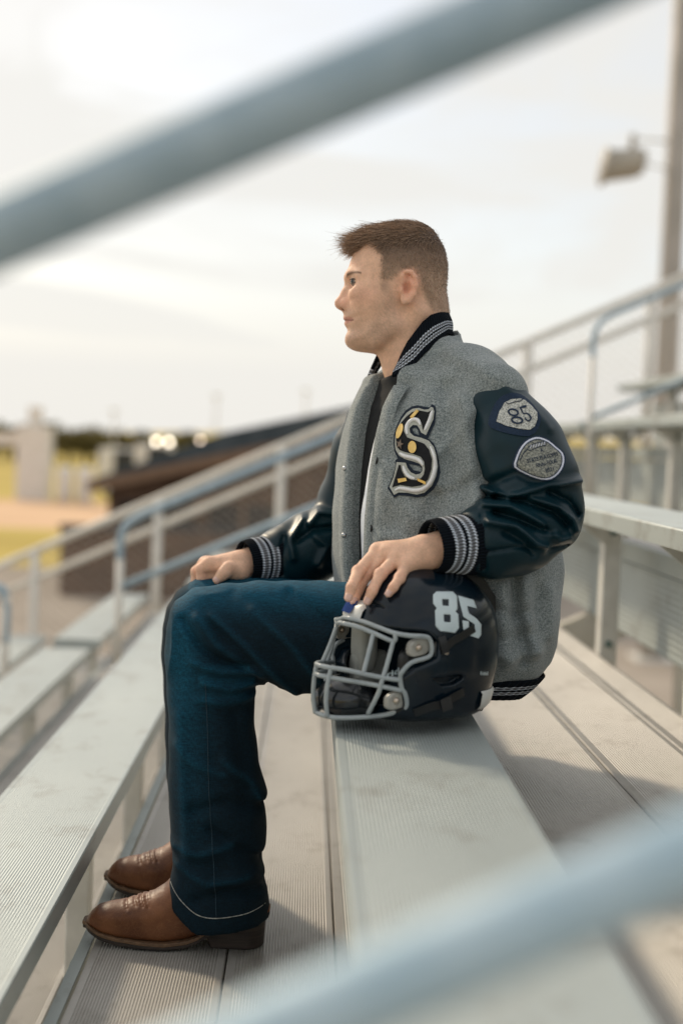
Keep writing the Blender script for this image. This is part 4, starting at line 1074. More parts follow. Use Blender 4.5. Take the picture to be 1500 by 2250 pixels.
# ---------------------------------------------------------------- jeans
def tube_x(fl_, px, top, bot, Y, half, n=2.4):
    """thigh: outline read off along the picture's x, given middle distance and half width"""
    xs = np.array([P(a, (t_ + b_) / 2, Y)[0] for a, t_, b_ in zip(px, top, bot)]); zt = np.array([P(a, t_, Y)[2] for a, t_ in zip(px, top)]); zb = np.array([P(a, b_, Y)[2] for a, b_ in zip(px, bot)])
    o = np.argsort(xs); x = np.clip(fl_.X, xs.min(), xs.max()); X1 = x.ravel()
    zc = interp(X1, xs[o], ((zt + zb) / 2)[o])[:, None, None]; zh = interp(X1, xs[o], ((zt - zb) / 2)[o])[:, None, None]; yh = interp(X1, xs[o], np.asarray(half)[o])[:, None, None]
    r = (np.abs((fl_.Z - zc) / zh) ** n + np.abs((fl_.Y - np.float32(Y)) / yh) ** n) ** (1 / n)
    d = (r - 1) * np.minimum(zh, yh)
    return np.maximum(d, np.abs(fl_.X - np.float32((xs.min() + xs.max()) / 2)) - np.float32((xs.max() - xs.min()) / 2))
def tube_z(fl_, py, left, right, Y, half, n=2.4, Ys=None):
    zs = np.array([P((l_ + r_) / 2, a, Y)[2] for a, l_, r_ in zip(py, left, right)]); xl = np.array([P(l_, a, Y)[0] for a, l_ in zip(py, left)]); xr = np.array([P(r_, a, Y)[0] for a, r_ in zip(py, right)])
    o = np.argsort(zs); Z1 = np.clip(fl_.Z, zs.min(), zs.max()).ravel()
    xc = interp(Z1, zs[o], ((xl + xr) / 2)[o])[None, None, :]; xh = interp(Z1, zs[o], ((xr - xl) / 2)[o])[None, None, :]; yh = interp(Z1, zs[o], np.asarray(half)[o])[None, None, :]
    yc = np.float32(Y) if Ys is None else interp(Z1, zs[o], np.asarray(Ys)[o])[None, None, :]
    r = (np.abs((fl_.X - xc) / xh) ** n + np.abs((fl_.Y - yc) / yh) ** n) ** (1 / n)
    d = (r - 1) * np.minimum(xh, yh)
    return np.maximum(d, np.abs(fl_.Z - np.float32((zs.min() + zs.max()) / 2)) - np.float32((zs.max() - zs.min()) / 2))
YN, YFAR = 2.345, 2.60
f_ = Field(P(340, 1230, 2.4) * [1, 0, 1] + [-0.03, 2.21, -0.80], [P(1190, 1230, 2.4)[0], 2.80, 0.72], 0.0040)
thigh = tube_x(f_, (385, 420, 480, 560, 650, 760, 900, 1060), (1322, 1300, 1284, 1276, 1276, 1280, 1300, 1330), (1480, 1490, 1496, 1500, 1518, 1530, 1548, 1560), YN, (0.070, 0.076, 0.082, 0.086, 0.09, 0.098, 0.105, 0.11), 2.2)
shin = tube_z(f_, (1300, 1340, 1380, 1440, 1500, 1600, 1700, 1760, 1850, 1895, 1950, 1995, 2022), (420, 378, 364, 363, 367, 371, 371, 373, 377, 382, 372, 366, 372), (500, 520, 545, 556, 558, 561, 572, 582, 586, 579, 589, 591, 590), YN, (0.05, 0.068, 0.075, 0.077, 0.075, 0.074, 0.074, 0.076, 0.077, 0.076, 0.08, 0.082, 0.082), 2.3)
near = smin(thigh, shin, 0.016)
thigh2 = tube_x(f_, (386, 426, 480, 560, 650, 760, 900, 1040), (1300, 1272, 1266, 1268, 1272, 1282, 1305, 1335), (1455, 1470, 1478, 1482, 1490, 1500, 1515, 1530), YFAR, (0.066, 0.074, 0.082, 0.086, 0.09, 0.098, 0.105, 0.11), 2.2)
shin2 = tube_z(f_, (1295, 1335, 1380, 1440, 1500, 1600, 1700, 1780, 1850, 1875, 1893, 1902), (402, 367, 357, 356, 359, 363, 367, 372, 376, 378, 386, 395), (480, 500, 520, 530, 532, 534, 540, 548, 552, 556, 558, 558), YFAR, (0.05, 0.068, 0.074, 0.075, 0.074, 0.073, 0.073, 0.075, 0.077, 0.08, 0.08, 0.08), 2.3)
far = smin(thigh2, shin2, 0.016)
pelvis = f_.ell((P(1060, 1430, 2.5)[0], 2.49, 0.535), (0.135, 0.20, 0.105))
jd = smin(smin(near, far, 0.012), pelvis, 0.03)
# creases behind the knee, along the thigh and down the shin
nearside = np.clip((np.float32(YN + 0.03) - f_.Y) / 0.03, 0, 1)
cr = 0; jean_folds = (([(440, 1345), (480, 1400), (530, 1440), (575, 1470)], 0.006, 0.008), ([(470, 1340), (540, 1400), (600, 1465), (650, 1515)], 0.005, 0.007),
                    ([(410, 1350), (450, 1410), (500, 1440), (552, 1450)], -0.005, 0.006), ([(430, 1440), (490, 1462), (556, 1462)], 0.004, 0.006), ([(455, 1485), (510, 1500), (558, 1492)], 0.004, 0.006),
                    ([(440, 1520), (500, 1528), (556, 1522)], 0.003, 0.006), ([(520, 1300), (600, 1340), (700, 1360)], -0.003, 0.014), ([(500, 1650), (560, 1700), (580, 1740)], 0.005, 0.010),
                    ([(470, 1800), (540, 1850), (582, 1890)], -0.006, 0.010), ([(400, 1880), (470, 1910), (560, 1900)], 0.005, 0.012), ([(440, 1950), (500, 1930), (585, 1935)], -0.004, 0.010),
                    ([(400, 1560), (410, 1720), (420, 1860)], 0.003, 0.012), ([(520, 1560), (535, 1640), (540, 1760)], -0.003, 0.012), ([(560, 1330), (640, 1400), (700, 1480)], 0.004, 0.010), ([(640, 1300), (700, 1340), (760, 1370)], -0.004, 0.010), ([(500, 1420), (560, 1470), (600, 1505)], -0.004, 0.006), ([(395, 1620), (440, 1660), (500, 1680)], 0.003, 0.010), ([(430, 1760), (500, 1740), (570, 1760)], -0.004, 0.010), ([(390, 1840), (450, 1850), (520, 1830)], 0.004, 0.010))
for pts, amp, w in jean_folds:
    cr = cr + fold(f_, pts, YN, amp * 2.0, w)
wav = 0.0016 * np.sin(f_.Z * 60 + f_.X * 40) * np.sin(f_.X * 75 - f_.Z * 21 + f_.Y * 40)
jd = jd - cr * nearside - wav
# hem is cut off slanting: higher over the instep
hem_n = kp([(366, 1968), (440, 2024), (592, 2012)], YN)
hx = np.array([p[0] for p in hem_n]); hzv = np.array([p[1] for p in hem_n])
hemz = interp(f_.X.ravel(), hx, hzv)[:, None, None]
selN = (f_.Y < (YN + YFAR) / 2)
hem2 = interp(f_.X.ravel(), *[np.array(v) for v in zip(*kp([(380, 1868), (450, 1910), (560, 1915)], YFAR))])[:, None, None]
jd = np.where((f_.X < hx[-1] + 0.06), np.maximum(jd, np.where(selN, hemz, hem2) - f_.Z), jd)
# hollow trouser ends
hollow = np.where(selN, shin, shin2) + 0.015
jd = np.where((f_.Z < np.where(selN, hemz, hem2) + 0.05) & (f_.X < hx[-1] + 0.06), np.maximum(jd, -hollow), jd)
V, F = f_.mesh(jd); V = lap_smooth(V, F, 1, 0.5)
jeans = build("jeans", V, F, M_DENIM, person)
pxx = (V[:, 0] - P(0, 1500, YN)[0]) / (P(1000, 1500, YN)[0] - P(0, 1500, YN)[0]) * 1000
pzz = (P(500, 1300, YN)[2] - V[:, 2]) / (P(500, 1300, YN)[2] - P(500, 2000, YN)[2]) * 700 + 1300
deep = np.array([0.0013, 0.0072, 0.0125]); fade = np.array([0.006, 0.080, 0.135])
wt = 0.8 * np.exp(-((pzz - 1268) / 55) ** 2) * (pxx > 380) + 0.62 * np.exp(-((pxx - 398) / 42) ** 2 - ((pzz - 1430) / 150) ** 2) + 0.22 * np.exp(-((pxx - 430) / 45) ** 2 - ((pzz - 1650) / 200) ** 2) + 0.04
whisk = 0.28 * np.exp(-((pzz - 1480 - 0.05 * (pxx - 480)) / 14) ** 2) * (pxx > 440) * (pxx < 560) + 0.2 * np.exp(-((pzz - 1512) / 9) ** 2) * (pxx > 450) * (pxx < 560) + 0.22 * np.exp(-((pzz - 1452) / 9) ** 2) * (pxx > 450) * (pxx < 550)
for pts, amp, w in jean_folds:                              # indigo worn paler along the raised creases
    if amp <= 0: continue
    dd = np.full(len(V), 1e9)
    for (a, b_) in zip(pts[:-1], pts[1:]):
        e = np.array(b_, float) - a; tt = np.clip(((pxx - a[0]) * e[0] + (pzz - a[1]) * e[1]) / e.dot(e), 0, 1)
        dd = np.minimum(dd, np.hypot(pxx - a[0] - tt * e[0], pzz - a[1] - tt * e[1]))
    wt = wt + 0.16 * np.exp(-(dd / 7) ** 2)
wt = np.clip((wt + whisk) * (1 + 0.18 * np.sin(pzz * 0.9 + pxx * 0.13) * np.sin(pxx * 0.21)), 0, 1)[:, None]
set_color(jeans, deep * (1 - wt) + fade * wt)
bvh_j = bvh_of(V, F)
def side_origin(Y): return lambda px, py: P(px, py, Y) - np.array([0, 0.35, 0])
DIRY = np.array([0, 1.0, 0])
hp = bezier_path([(369, 1955), (400, 1985), (440, 2010), (500, 2012), (589, 2001)], 8)
V, F = drape(ribbon(hp, 1.5), side_origin(YN - 0.07), DIRY, bvh_j, 0.0012, 0.001, 5)
build("hem_stitching", V, F, M_STITCH, jeans)
V, F = drape(ribbon(bezier_path([(452, 1500), (456, 1600), (460, 1750), (470, 1900), (476, 2010)], 8), 1.6), side_origin(YN - 0.07), DIRY, bvh_j, 0.0010, 0.0008, 5)
build("side_seam", V, F, noise_mat("seam_thread", (0.012, 0.03, 0.045), (0.02, 0.05, 0.07), scale=200, rough=0.9), jeans)

# ---------------------------------------------------------------- boots
def z5(zx, zy): return 150 + zx / 3.0, 1800 + zy / 3.0
def boot(Y, shift, label, sq=1.0):
    dxp, dyp = shift
    lift = 0.0112 - P(*z5(640, 846), YN)[2]
    def pp(zx, zy): a, b_ = z5(128 + (zx - 128) * sq, zy); return P(a + dxp, b_ + dyp, YN) + np.array([0, 0, lift])
    fl_ = Field([pp(100, 800)[0] - 0.02, Y - 0.08, -0.01], [pp(1350, 800)[0] + 0.02, Y + 0.08, pp(700, 300)[2] + 0.02], 0.0028)
    top = [(128, 722), (150, 690), (200, 648), (280, 626), (370, 614), (440, 592), (560, 556), (640, 505), (700, 440), (780, 345), (860, 330), (1000, 480), (1100, 600), (1200, 640), (1318, 662)]
    bot = [(128, 745), (220, 795), (330, 822), (500, 838), (640, 846), (780, 836), (860, 812), (960, 752), (1060, 716), (1180, 700), (1318, 672)]
    tx = np.array([pp(*p)[0] for p in top]); tz_ = np.array([pp(*p)[2] for p in top])
    bx_ = np.array([pp(*p)[0] for p in bot]); bz_ = np.array([pp(*p)[2] for p in bot])
    X1 = fl_.X.ravel(); zt = np.interp(X1, tx, tz_); zb = np.interp(X1, bx_, bz_)
    wx = np.array([pp(q_, 800)[0] for q_ in (122, 150, 220, 330, 480, 640, 800, 960, 1120, 1250, 1325)]); ww_ = np.array([0.017, 0.027, 0.034, 0.038, 0.045, 0.048, 0.043, 0.036, 0.035, 0.034, 0.018])
    hw = np.interp(X1, wx, ww_)
    zc = ((zt + zb) / 2)[:, None, None].astype(np.float32); zh = np.maximum((zt - zb) / 2, 0.004)[:, None, None].astype(np.float32); hwv = hw[:, None, None].astype(np.float32)
    zz = (fl_.Z - zc) / zh
    # flat bottom, domed top
    r = np.where(zz > 0, (np.abs(zz) ** 2 + np.abs((fl_.Y - np.float32(Y)) / hwv) ** 2) ** 0.5, np.maximum(np.abs(zz), (np.abs(zz) ** 6 + np.abs((fl_.Y - np.float32(Y)) / hwv) ** 6) ** (1 / 6)))
    d = (r - 1) * np.minimum(zh, hwv)
    x0, x1 = wx[0], wx[-1]; d = np.maximum(d, np.abs(fl_.X - np.float32((x0 + x1) / 2)) - np.float32((x1 - x0) / 2))
    shaft = fl_.cone(pp(990, 560), pp(990, 200), 0.042, 0.044)
    heelc = fl_.ell(pp(1130, 640), (0.040, 0.034, 0.05))
    d = smin(smin(d, shaft, 0.04), heelc, 0.02)
    d = np.maximum(d, interp(X1, bx_, bz_)[:, None, None] - fl_.Z)
    for pts in ([(430, 585), (460, 620)], [(470, 578), (505, 620)], [(510, 568), (545, 620)], [(380, 610), (400, 640)]):
        q_ = fl_.polyline_xz([(pp(*p)[0], pp(*p)[2]) for p in pts]); d = d + 0.0022 * np.exp(-(q_ / 0.0022) ** 2) - 0.0012 * np.exp(-((q_ - 0.004) / 0.0022) ** 2)
    V, F = fl_.mesh(d); V = lap_smooth(V, F, 1, 0.5)
    o = build("boot", V, F, M_BOOT, person)
    # welt and sole follow the bottom outline
    def slab(name, grow, z_off0, z_off1, xs0, xs1, mat, par):
        xs = np.linspace(xs0, xs1, 40); rows = []
        for x in xs:
            w_ = np.interp(x, wx, ww_) + grow; zb_ = np.interp(x, bx_, bz_)
            e = min(1, (x - xs0) / 0.02 + 0.35) ** 0.5 * min(1, (xs1 - x) / 0.012 + 0.5) ** 0.5
            rows.append([(x, Y - w_ * e, zb_ + z_off0), (x, Y - w_ * e, zb_ + z_off1), (x, Y + w_ * e, zb_ + z_off1), (x, Y + w_ * e, zb_ + z_off0)])
        V, F = loft(np.array(rows), True, True); return bevel(build(name, V, F, mat, par, smooth=False), 0.0012, 2)
    xa = pp(118, 0)[0]; xh = pp(975, 0)[0]
    slab("welt", 0.0045, -0.0035, 0.0025, xa, xh, M_WELT, o)
    slab("sole", 0.0035, -0.0095, -0.0036, xa + 0.001, xh + 0.004, M_SOLE, o)
    # stacked heel
    g = MB(); hx0, hx1 = pp(928, 0)[0], pp(1326, 0)[0]; n = 16; R0 = []; R1 = []
    prof = []
    for k in range(n + 1):
        a = -math.pi / 2 + math.pi * k / n; prof.append((hx1 - 0.034 + 0.034 * math.cos(a), 0.034 * math.sin(a)))
    prof = [(hx0, 0.030)][::-1] + prof[::-1] + [(hx0, -0.030)]
    g = MB(); m_ = len(prof)
    lo_ = [(x + (0.012 if i in (0, m_ - 1) else (-0.003)), Y + y * 0.98, 0.001) for i, (x, y) in enumerate(prof)]; up_ = [(x, Y + y, np.interp(x, bx_, bz_) - 0.001) for x, y in prof]
    g.add(lo_ + up_, [(i, (i + 1) % m_, m_ + (i + 1) % m_, m_ + i) for i in range(m_)] + [tuple(range(m_))[::-1], tuple(range(m_, 2 * m_))])
    bevel(g.build("heel", M_SOLE, o), 0.0015, 2)
    o["label"] = label
    return o
boot(YN, (0, 0), "near brown leather boot")
_fs = P(240, 1940, YFAR); _ns = P(*z5(128, 735), YN)
# the far boot: same last, moved to the far foot
_dx = (P(238, 1940, YFAR)[0] - _ns[0]) / (P(1, 0, YN)[0] - P(0, 0, YN)[0])
boot(YFAR, (_dx, 0), "far brown leather boot with its toe under the bench in front", 0.90)

# ---------------------------------------------------------------- jacket: wool body
PYS = (845, 870, 900, 960, 1040, 1140, 1240, 1340, 1400, 1440, 1462, 1478)
LFT = (806, 790, 773, 758, 746, 738, 737, 745, 756, 772, 792, 815)
RGT = (1060, 1095, 1135, 1170, 1190, 1202, 1213, 1209, 1197, 1181, 1166, 1150)
BLA = (0.145, 0.168, 0.195, 0.215, 0.228, 0.235, 0.24, 0.245, 0.243, 0.236, 0.226, 0.21)
YS = 2.44
zs = np.array([P(1000, y, YS)[2] for y in PYS]); XL = np.array([P(l_, y, YP)[0] for l_, y in zip(LFT, PYS)]); XR = np.array([P(r_, y, YP)[0] for r_, y in zip(RGT, PYS)])
BL = np.array(BLA); EX = (XR - XL) / 2
AA = np.sqrt(np.maximum(EX ** 2 - (BL * math.sin(PSI)) ** 2, 0.07 ** 2)) / math.cos(PSI)
XC = (XL + XR) / 2
zo = np.argsort(zs)
def tor(z, arr): return np.interp(z, zs[zo], arr[zo])
f_ = Field([XL.min() - 0.05, 2.16, zs.min() - 0.03], [XR.max() + 0.05, 2.84, zs.max() + 0.14], 0.0042)
Z1 = f_.Z.ravel(); cx = tor(Z1, XC)[None, None, :].astype(np.float32); aa = tor(Z1, AA)[None, None, :].astype(np.float32); bb = tor(Z1, BL)[None, None, :].astype(np.float32)
qx = f_.X - cx; qy = f_.Y - np.float32(YP)
tu = qx * np.float32(TF[0]) + qy * np.float32(TF[1]); tv = qx * np.float32(TL[0]) + qy * np.float32(TL[1])
r = (np.abs(tu / aa) ** 2.2 + np.abs(tv / bb) ** 2.2) ** (1 / 2.2)
jk = (r - 1) * np.minimum(aa, bb)
jk = smax(jk, f_.Z - np.float32(P(1000, 826, YS)[2]), 0.02); jk = smax(jk, np.float32(zs.min()) - f_.Z, 0.012)
NB = P(935, 775, 2.50)                                      # base of the neck
def sh(px, py, Y): return P(px, py, Y)
yoke = f_.chain([sh(945, 852, 2.50), sh(1020, 828, 2.43), sh(1085, 868, 2.345)], [0.048, 0.056, 0.060], 0.03)
yoke2 = f_.chain([sh(945, 852, 2.50), sh(885, 865, 2.60), sh(840, 902, 2.68)], [0.050, 0.050, 0.056], 0.03)
back = f_.ell(sh(1035, 890, 2.48), (0.078, 0.14, 0.085))
jk = smin(jk, smin(yoke, yoke2, 0.03), 0.035); jk = smin(jk, back, 0.04)
_pa, _pb = P(992, 728, YP), P(858, 832, YP)                 # wool rises under the collar up to this sloping edge
_tn = np.array([_pa[0] - _pb[0], _pa[2] - _pb[2]]); _tn /= np.linalg.norm(_tn)
ncone = f_.chain([P(915, 880, YP), P(912, 800, YP), P(925, 740, YP)], [0.098, 0.081, 0.070], 0.03)
ncone = smax(ncone, -(f_.X - np.float32(_pb[0])) * _tn[1] + (f_.Z - np.float32(_pb[2])) * _tn[0] - 0.002, 0.01)
jk = smin(jk, ncone, 0.03)
# armhole stump where the leather sleeve is set in
SA = [sh(1092, 905, 2.335), sh(1138, 985, 2.305), sh(1168, 1062, 2.285), sh(1186, 1128, 2.275), sh(1128, 1176, 2.25), sh(1070, 1189, 2.225), sh(1030, 1192, 2.205)]
SR = [0.060, 0.074, 0.076, 0.069, 0.064, 0.057, 0.047]
# soft drapes of the wool
ns = np.clip((np.float32(2.50) - f_.Y) / 0.08, 0, 1)
dr = 0
for pts, amp, w in (([(985, 860), (990, 960), (980, 1050)], -0.006, 0.016), ([(1010, 880), (1025, 980), (1040, 1080), (1035, 1130)], 0.007, 0.016), ([(860, 880), (850, 1000), (835, 1150), (830, 1260)], 0.005, 0.014),
                    ([(905, 850), (880, 900), (858, 1000)], -0.004, 0.012), ([(960, 1100), (945, 1180), (930, 1230)], -0.006, 0.016), ([(1125, 1265), (1128, 1340), (1150, 1420), (1145, 1450)], -0.006, 0.008),
                    ([(1150, 1280), (1158, 1350), (1172, 1420)], 0.008, 0.014), ([(1095, 1290), (1100, 1380), (1110, 1450)], 0.007, 0.015), ([(1180, 1300), (1178, 1350), (1172, 1395)], -0.0035, 0.011),
                    ([(1215, 1300), (1212, 1400)], 0.003, 0.01), ([(1000, 770), (1050, 800), (1085, 830)], 0.003, 0.012), ([(870, 1090), (900, 1140), (880, 1200)], 0.004, 0.02), ([(1060, 1420), (1110, 1440), (1180, 1432)], 0.005, 0.011), ([(1090, 1400), (1130, 1397), (1165, 1388)], -0.003, 0.010), ([(1075, 1330), (1120, 1350), (1160, 1340)], -0.004, 0.010), ([(1035, 905), (1000, 960), (960, 1000)], 0.004, 0.010), ([(1040, 1050), (1000, 1080), (960, 1085)], -0.004, 0.010), ([(1050, 1090), (1010, 1120), (950, 1150)], 0.005, 0.012), ([(900, 1210), (870, 1180), (840, 1185)], 0.004, 0.010)):
    dr = dr + fold(f_, pts, 2.30, amp * 1.8, w)
jk = jk - dr * ns - 0.0032 * np.sin(f_.Z * 34 + f_.X * 22) * np.sin(f_.X * 38 + f_.Y * 30)
neckhole = f_.chain([NB + [0.0, 0, -0.06], NB + [-0.005, 0, 0.2]], [0.058, 0.062])
jk = smax(jk, -neckhole, 0.006)
# open front: a channel between the two snap plackets
zt_, zb_ = P(840, 832, YS)[2], P(790, 1290, YS)[2]
Zc = np.clip((f_.Z - zb_) / (zt_ - zb_), 0, 1)
v_near = 0.030 + 0.022 * Zc; v_far = -0.022 - 0.016 * Zc
chan = np.maximum(np.maximum(tv - v_near, v_far - tv), (aa - 0.052 - 0.03 * Zc) - tu)
jk = smax(jk, -chan, 0.004)
V, F = f_.mesh(jk); V = lap_smooth(V, F, 1, 0.5)
jacket = build("jacket", V, F, M_WOOL, person)
bvh_jk = bvh_of(V, F)
# shirt filling the open front, set back behind the plackets
r2 = (np.abs(tu / (aa - 0.022)) ** 2.2 + np.abs(tv / (bb - 0.03)) ** 2.2) ** (1 / 2.2)
shd = (r2 - 1) * np.minimum(aa, bb); shd = smax(shd, f_.Z - np.float32(P(840, 838, YS)[2]), 0.01); shd = smin(shd, f_.chain([NB + [-0.01, 0, -0.12], NB + [-0.014, 0, -0.062]], [0.075, 0.068]), 0.02); shd = smax(shd, f_.Z - np.float32(P(850, 826, YS)[2]) - 0.35 * (f_.X - np.float32(P(850, 826, YS)[0])), 0.004); shd = np.maximum(shd, np.float32(zs.min() + 0.02) - f_.Z)
shd = np.maximum(shd, 0.02 - tu)
V, F = f_.mesh(shd); build("shirt", V, F, M_BLACKCLOTH, person)
# snap plackets with white lining edge on the near side
def front_pt(z, v, out):
    a_, b_ = tor(z, AA), tor(z, BL); u_ = a_ * max(1e-6, 1 - abs(v / b_) ** 2.2) ** (1 / 2.2)
    x_ = tor(z, XC); return np.array([x_ + TF[0] * (u_ + out) + TL[0] * v, YP + TF[1] * (u_ + out) + TL[1] * v, z])
for nm, va, vb, sgn in (("near_placket", 0.0, 0.034, 1), ("far_placket", 0.0, 0.036, -1)):
    rows = []
    for i in range(50):
        q_ = i / 49; z = zt_ - 0.012 + (zb_ - zt_ - 0.02) * q_; Zq = min(max((z - zb_) / (zt_ - zb_), 0), 1)
        e = (0.030 + 0.022 * Zq) if sgn > 0 else -(0.022 + 0.016 * Zq)
        ring = [front_pt(z, e - sgn * 0.001, -0.010), front_pt(z, e - sgn * 0.001, 0.003), front_pt(z, e + sgn * 0.004, 0.0065), front_pt(z, e + sgn * 0.030, 0.0065), front_pt(z, e + sgn * 0.033, 0.001)]
        rows.append(ring)
    V, F = loft(np.array(rows), False); build("placket", V, F, M_WOOL, jacket)
rows = []
for i in range(40):
    q_ = i / 39; z = zt_ - 0.06 + (zb_ - zt_ - 0.0) * q_; Zq = min(max((z - zb_) / (zt_ - zb_), 0), 1); e = 0.030 + 0.022 * Zq
    wv_ = 0.019 * math.sin(math.pi * min(1, q_ * 1.15 + 0.02)) ** 0.6 * (0.35 + 0.65 * min(1, q_ * 2.2)) + 0.003 + 0.003 * math.sin(q_ * 9) ** 2
    rows.append([front_pt(z, e - 0.001, 0.001), front_pt(z, e - wv_, -0.004), front_pt(z, e - wv_, -0.018)])
V, F = loft(np.array(rows), False); build("lining_edge", V, F, M_LINING, jacket)
def snap(px, py, mat, r=0.0062):
    h = cast(bvh_all, P(px, py, 2.0), ray(px, py)); p = h[0]; n_ = -ray(px, py); n_ = n_ / np.linalg.norm(n_); n_ = n_ * 0.4 + h[1] * 0.6; n_ /= np.linalg.norm(n_)
    g = MB(); prof = [(0.0, 0.0034), (r * 0.5, 0.0031), (r * 0.85, 0.0022), (r, 0.0006), (r, -0.001)]
    g.lathe(prof, (0, 0, 0), 'z', 18); R_ = np.array(Vector(n_).to_track_quat('Z', 'Y').to_matrix())
    build("snap_button", [p + n_ * 0.001 + R_ @ np.array(v) for v in g.v], g.f, mat, jacket)
_vv = []; _ff = []
for o in [jacket] + [c for c in jacket.children if c.name.startswith("placket")]:
    n0 = len(_vv); off_ = np.array(person.location); _vv += [np.array(v.co) + off_ for v in o.data.vertices]; _ff += [[i + n0 for i in p.vertices] for p in o.data.polygons]
bvh_all = bvh_of(_vv, _ff)
for px, py in ((758, 1029), (756, 1176)): snap(px, py, M_SNAP, 0.005)
for px, py in ((856, 858), (826, 1012), (814, 1161)): snap(px, py, M_SNAPDARK, 0.0066)

# ---------------------------------------------------------------- leather sleeves
def sleeve(pts, rad, creases, Yc, name, h=0.0031):
    A = np.array(pts); lo, hi = A.min(0) - max(rad) - 0.03, A.max(0) + max(rad) + 0.03
    fl_ = Field(lo, hi, h); d = fl_.chain(pts, rad, 0.022)
    cr = 0; nearm = np.clip((np.float32(Yc + 0.02) - fl_.Y) / 0.03, 0, 1)
    for p_, amp, w in creases: cr = cr + fold(fl_, p_, Yc - 0.05, amp * 1.6, w * 0.85)
    d = d - cr * nearm - 0.0018 * np.sin(fl_.X * 70 + fl_.Z * 30) * np.sin(fl_.Z * 55 - fl_.Y * 40)
    # cut the wrist end flat
    a, b_ = np.array(pts[-2]), np.array(pts[-1]); t_ = (b_ - a) / np.linalg.norm(b_ - a)
    d = smax(d, (fl_.X - np.float32(b_[0])) * t_[0] + (fl_.Y - np.float32(b_[1])) * t_[1] + (fl_.Z - np.float32(b_[2])) * t_[2] - 0.012, 0.01)
    V, F = fl_.mesh(d); V = lap_smooth(V, F, 1, 0.5)
    return build(name, V, F, M_LEATHER, jacket), bvh_of(V, F)
cr_near = [([(1060, 1072), (1110, 1092), (1180, 1068), (1274, 1056)], 0.010, 0.007), ([(1080, 1062), (1130, 1040), (1200, 1072)], -0.006, 0.010),
           ([(1055, 1104), (1110, 1108), (1150, 1130), (1180, 1150)], 0.009, 0.007), ([(1090, 1090), (1150, 1100), (1210, 1122), (1240, 1150)], -0.010, 0.007), ([(1160, 1096), (1215, 1112), (1250, 1140), (1262, 1165)], 0.009, 0.007),
           ([(1200, 1080), (1245, 1100), (1268, 1130)], -0.007, 0.006), ([(1060, 1140), (1120, 1150), (1165, 1190), (1190, 1200)], 0.010, 0.008), ([(1080, 1125), (1140, 1142), (1200, 1165)], -0.009, 0.007),
           ([(1100, 1165), (1140, 1185), (1160, 1210)], -0.006, 0.008), ([(1200, 1165), (1225, 1185), (1245, 1180)], 0.007, 0.008), ([(1050, 1205), (1120, 1196), (1200, 1205), (1250, 1196)], -0.004, 0.004),
           ([(1075, 930), (1075, 1000), (1085, 1050)], 0.002, 0.014), ([(1120, 850), (1160, 880), (1205, 940)], 0.003, 0.010), ([(1050, 1130), (1045, 1180), (1052, 1240)], -0.004, 0.006)]
sl_near, bvh_sl = sleeve(SA, SR, cr_near, 2.29, "sleeve")
FA = [sh(836, 905, 2.675), sh(800, 1000, 2.70), sh(772, 1100, 2.715), sh(745, 1175, 2.70), sh(690, 1200, 2.675), sh(630, 1222, 2.65), sh(598, 1232, 2.635)]
FR = [0.058, 0.062, 0.062, 0.064, 0.066, 0.058, 0.048]
cr_far = [([(740, 1130), (700, 1125), (680, 1150)], 0.009, 0.008), ([(735, 1160), (690, 1165), (650, 1190)], -0.008, 0.008), ([(665, 1140), (640, 1180), (645, 1225)], 0.008, 0.008), ([(690, 1175), (720, 1200), (700, 1240)], 0.007, 0.009), ([(625, 1180), (615, 1220), (620, 1260)], -0.005, 0.007)]
sl_far, bvh_slf = sleeve(FA, FR, cr_far, 2.66, "sleeve")
# ribbed cuffs
def cuff(a, b_, ra, rm, rb, name, ribs=56):
    a = np.asarray(a, float); b_ = np.asarray(b_, float); t_ = (b_ - a); L_ = np.linalg.norm(t_); t_ /= L_
    u_ = np.cross(t_, [0, 1, 0.0]); u_ /= np.linalg.norm(u_); w_ = np.cross(t_, u_); rows = []; n = 112
    stations = [(-0.010, ra * 0.86), (0.0, ra), (0.15, ra * 1.02), (0.35, (ra + rm) / 2), (0.55, rm), (0.8, (rm + rb) / 2), (0.93, rb), (1.0, rb * 0.975), (1.01, rb * 0.93), (0.97, rb * 0.90), (0.85, rb * 0.88)]
    tt = np.linspace(0, 1, 29)
    prof = [(np.interp(q_, [0, .15, .35, .55, .8, .95, 1], [ra, ra * 1.02, (ra + rm) / 2, rm, (rm + rb) / 2, rb, rb * 0.985]), q_) for q_ in tt] + [(rb * 0.95, 1.012), (rb * 0.90, 0.99), (rb * 0.87, 0.90)]
    for rr_, q_ in prof:
        ring = []
        for k in range(n):
            an = 2 * math.pi * k / n; bump_ = 0.0007 * math.cos(an * ribs)
            ring.append(a + t_ * L_ * q_ + (u_ * math.cos(an) + w_ * math.sin(an)) * (rr_ + bump_ * 1.0 + 0.0012 * math.sin(3 * an + 5 * q_)))
        rows.append(ring)
    V, F = loft(np.array(rows)[::-1]); o = build(name, V, F, M_KNIT_CUFF, jacket); uv_grid(o, len(prof), n, ribs, True)
    return a, b_
NW = sh(945, 1202, 2.175)
cuff(sh(1046, 1192, 2.215), NW, 0.050, 0.046, 0.0425, "cuff")
FW = sh(536, 1236, 2.605)
cuff(sh(616, 1228, 2.645), FW, 0.050, 0.046, 0.041, "cuff")
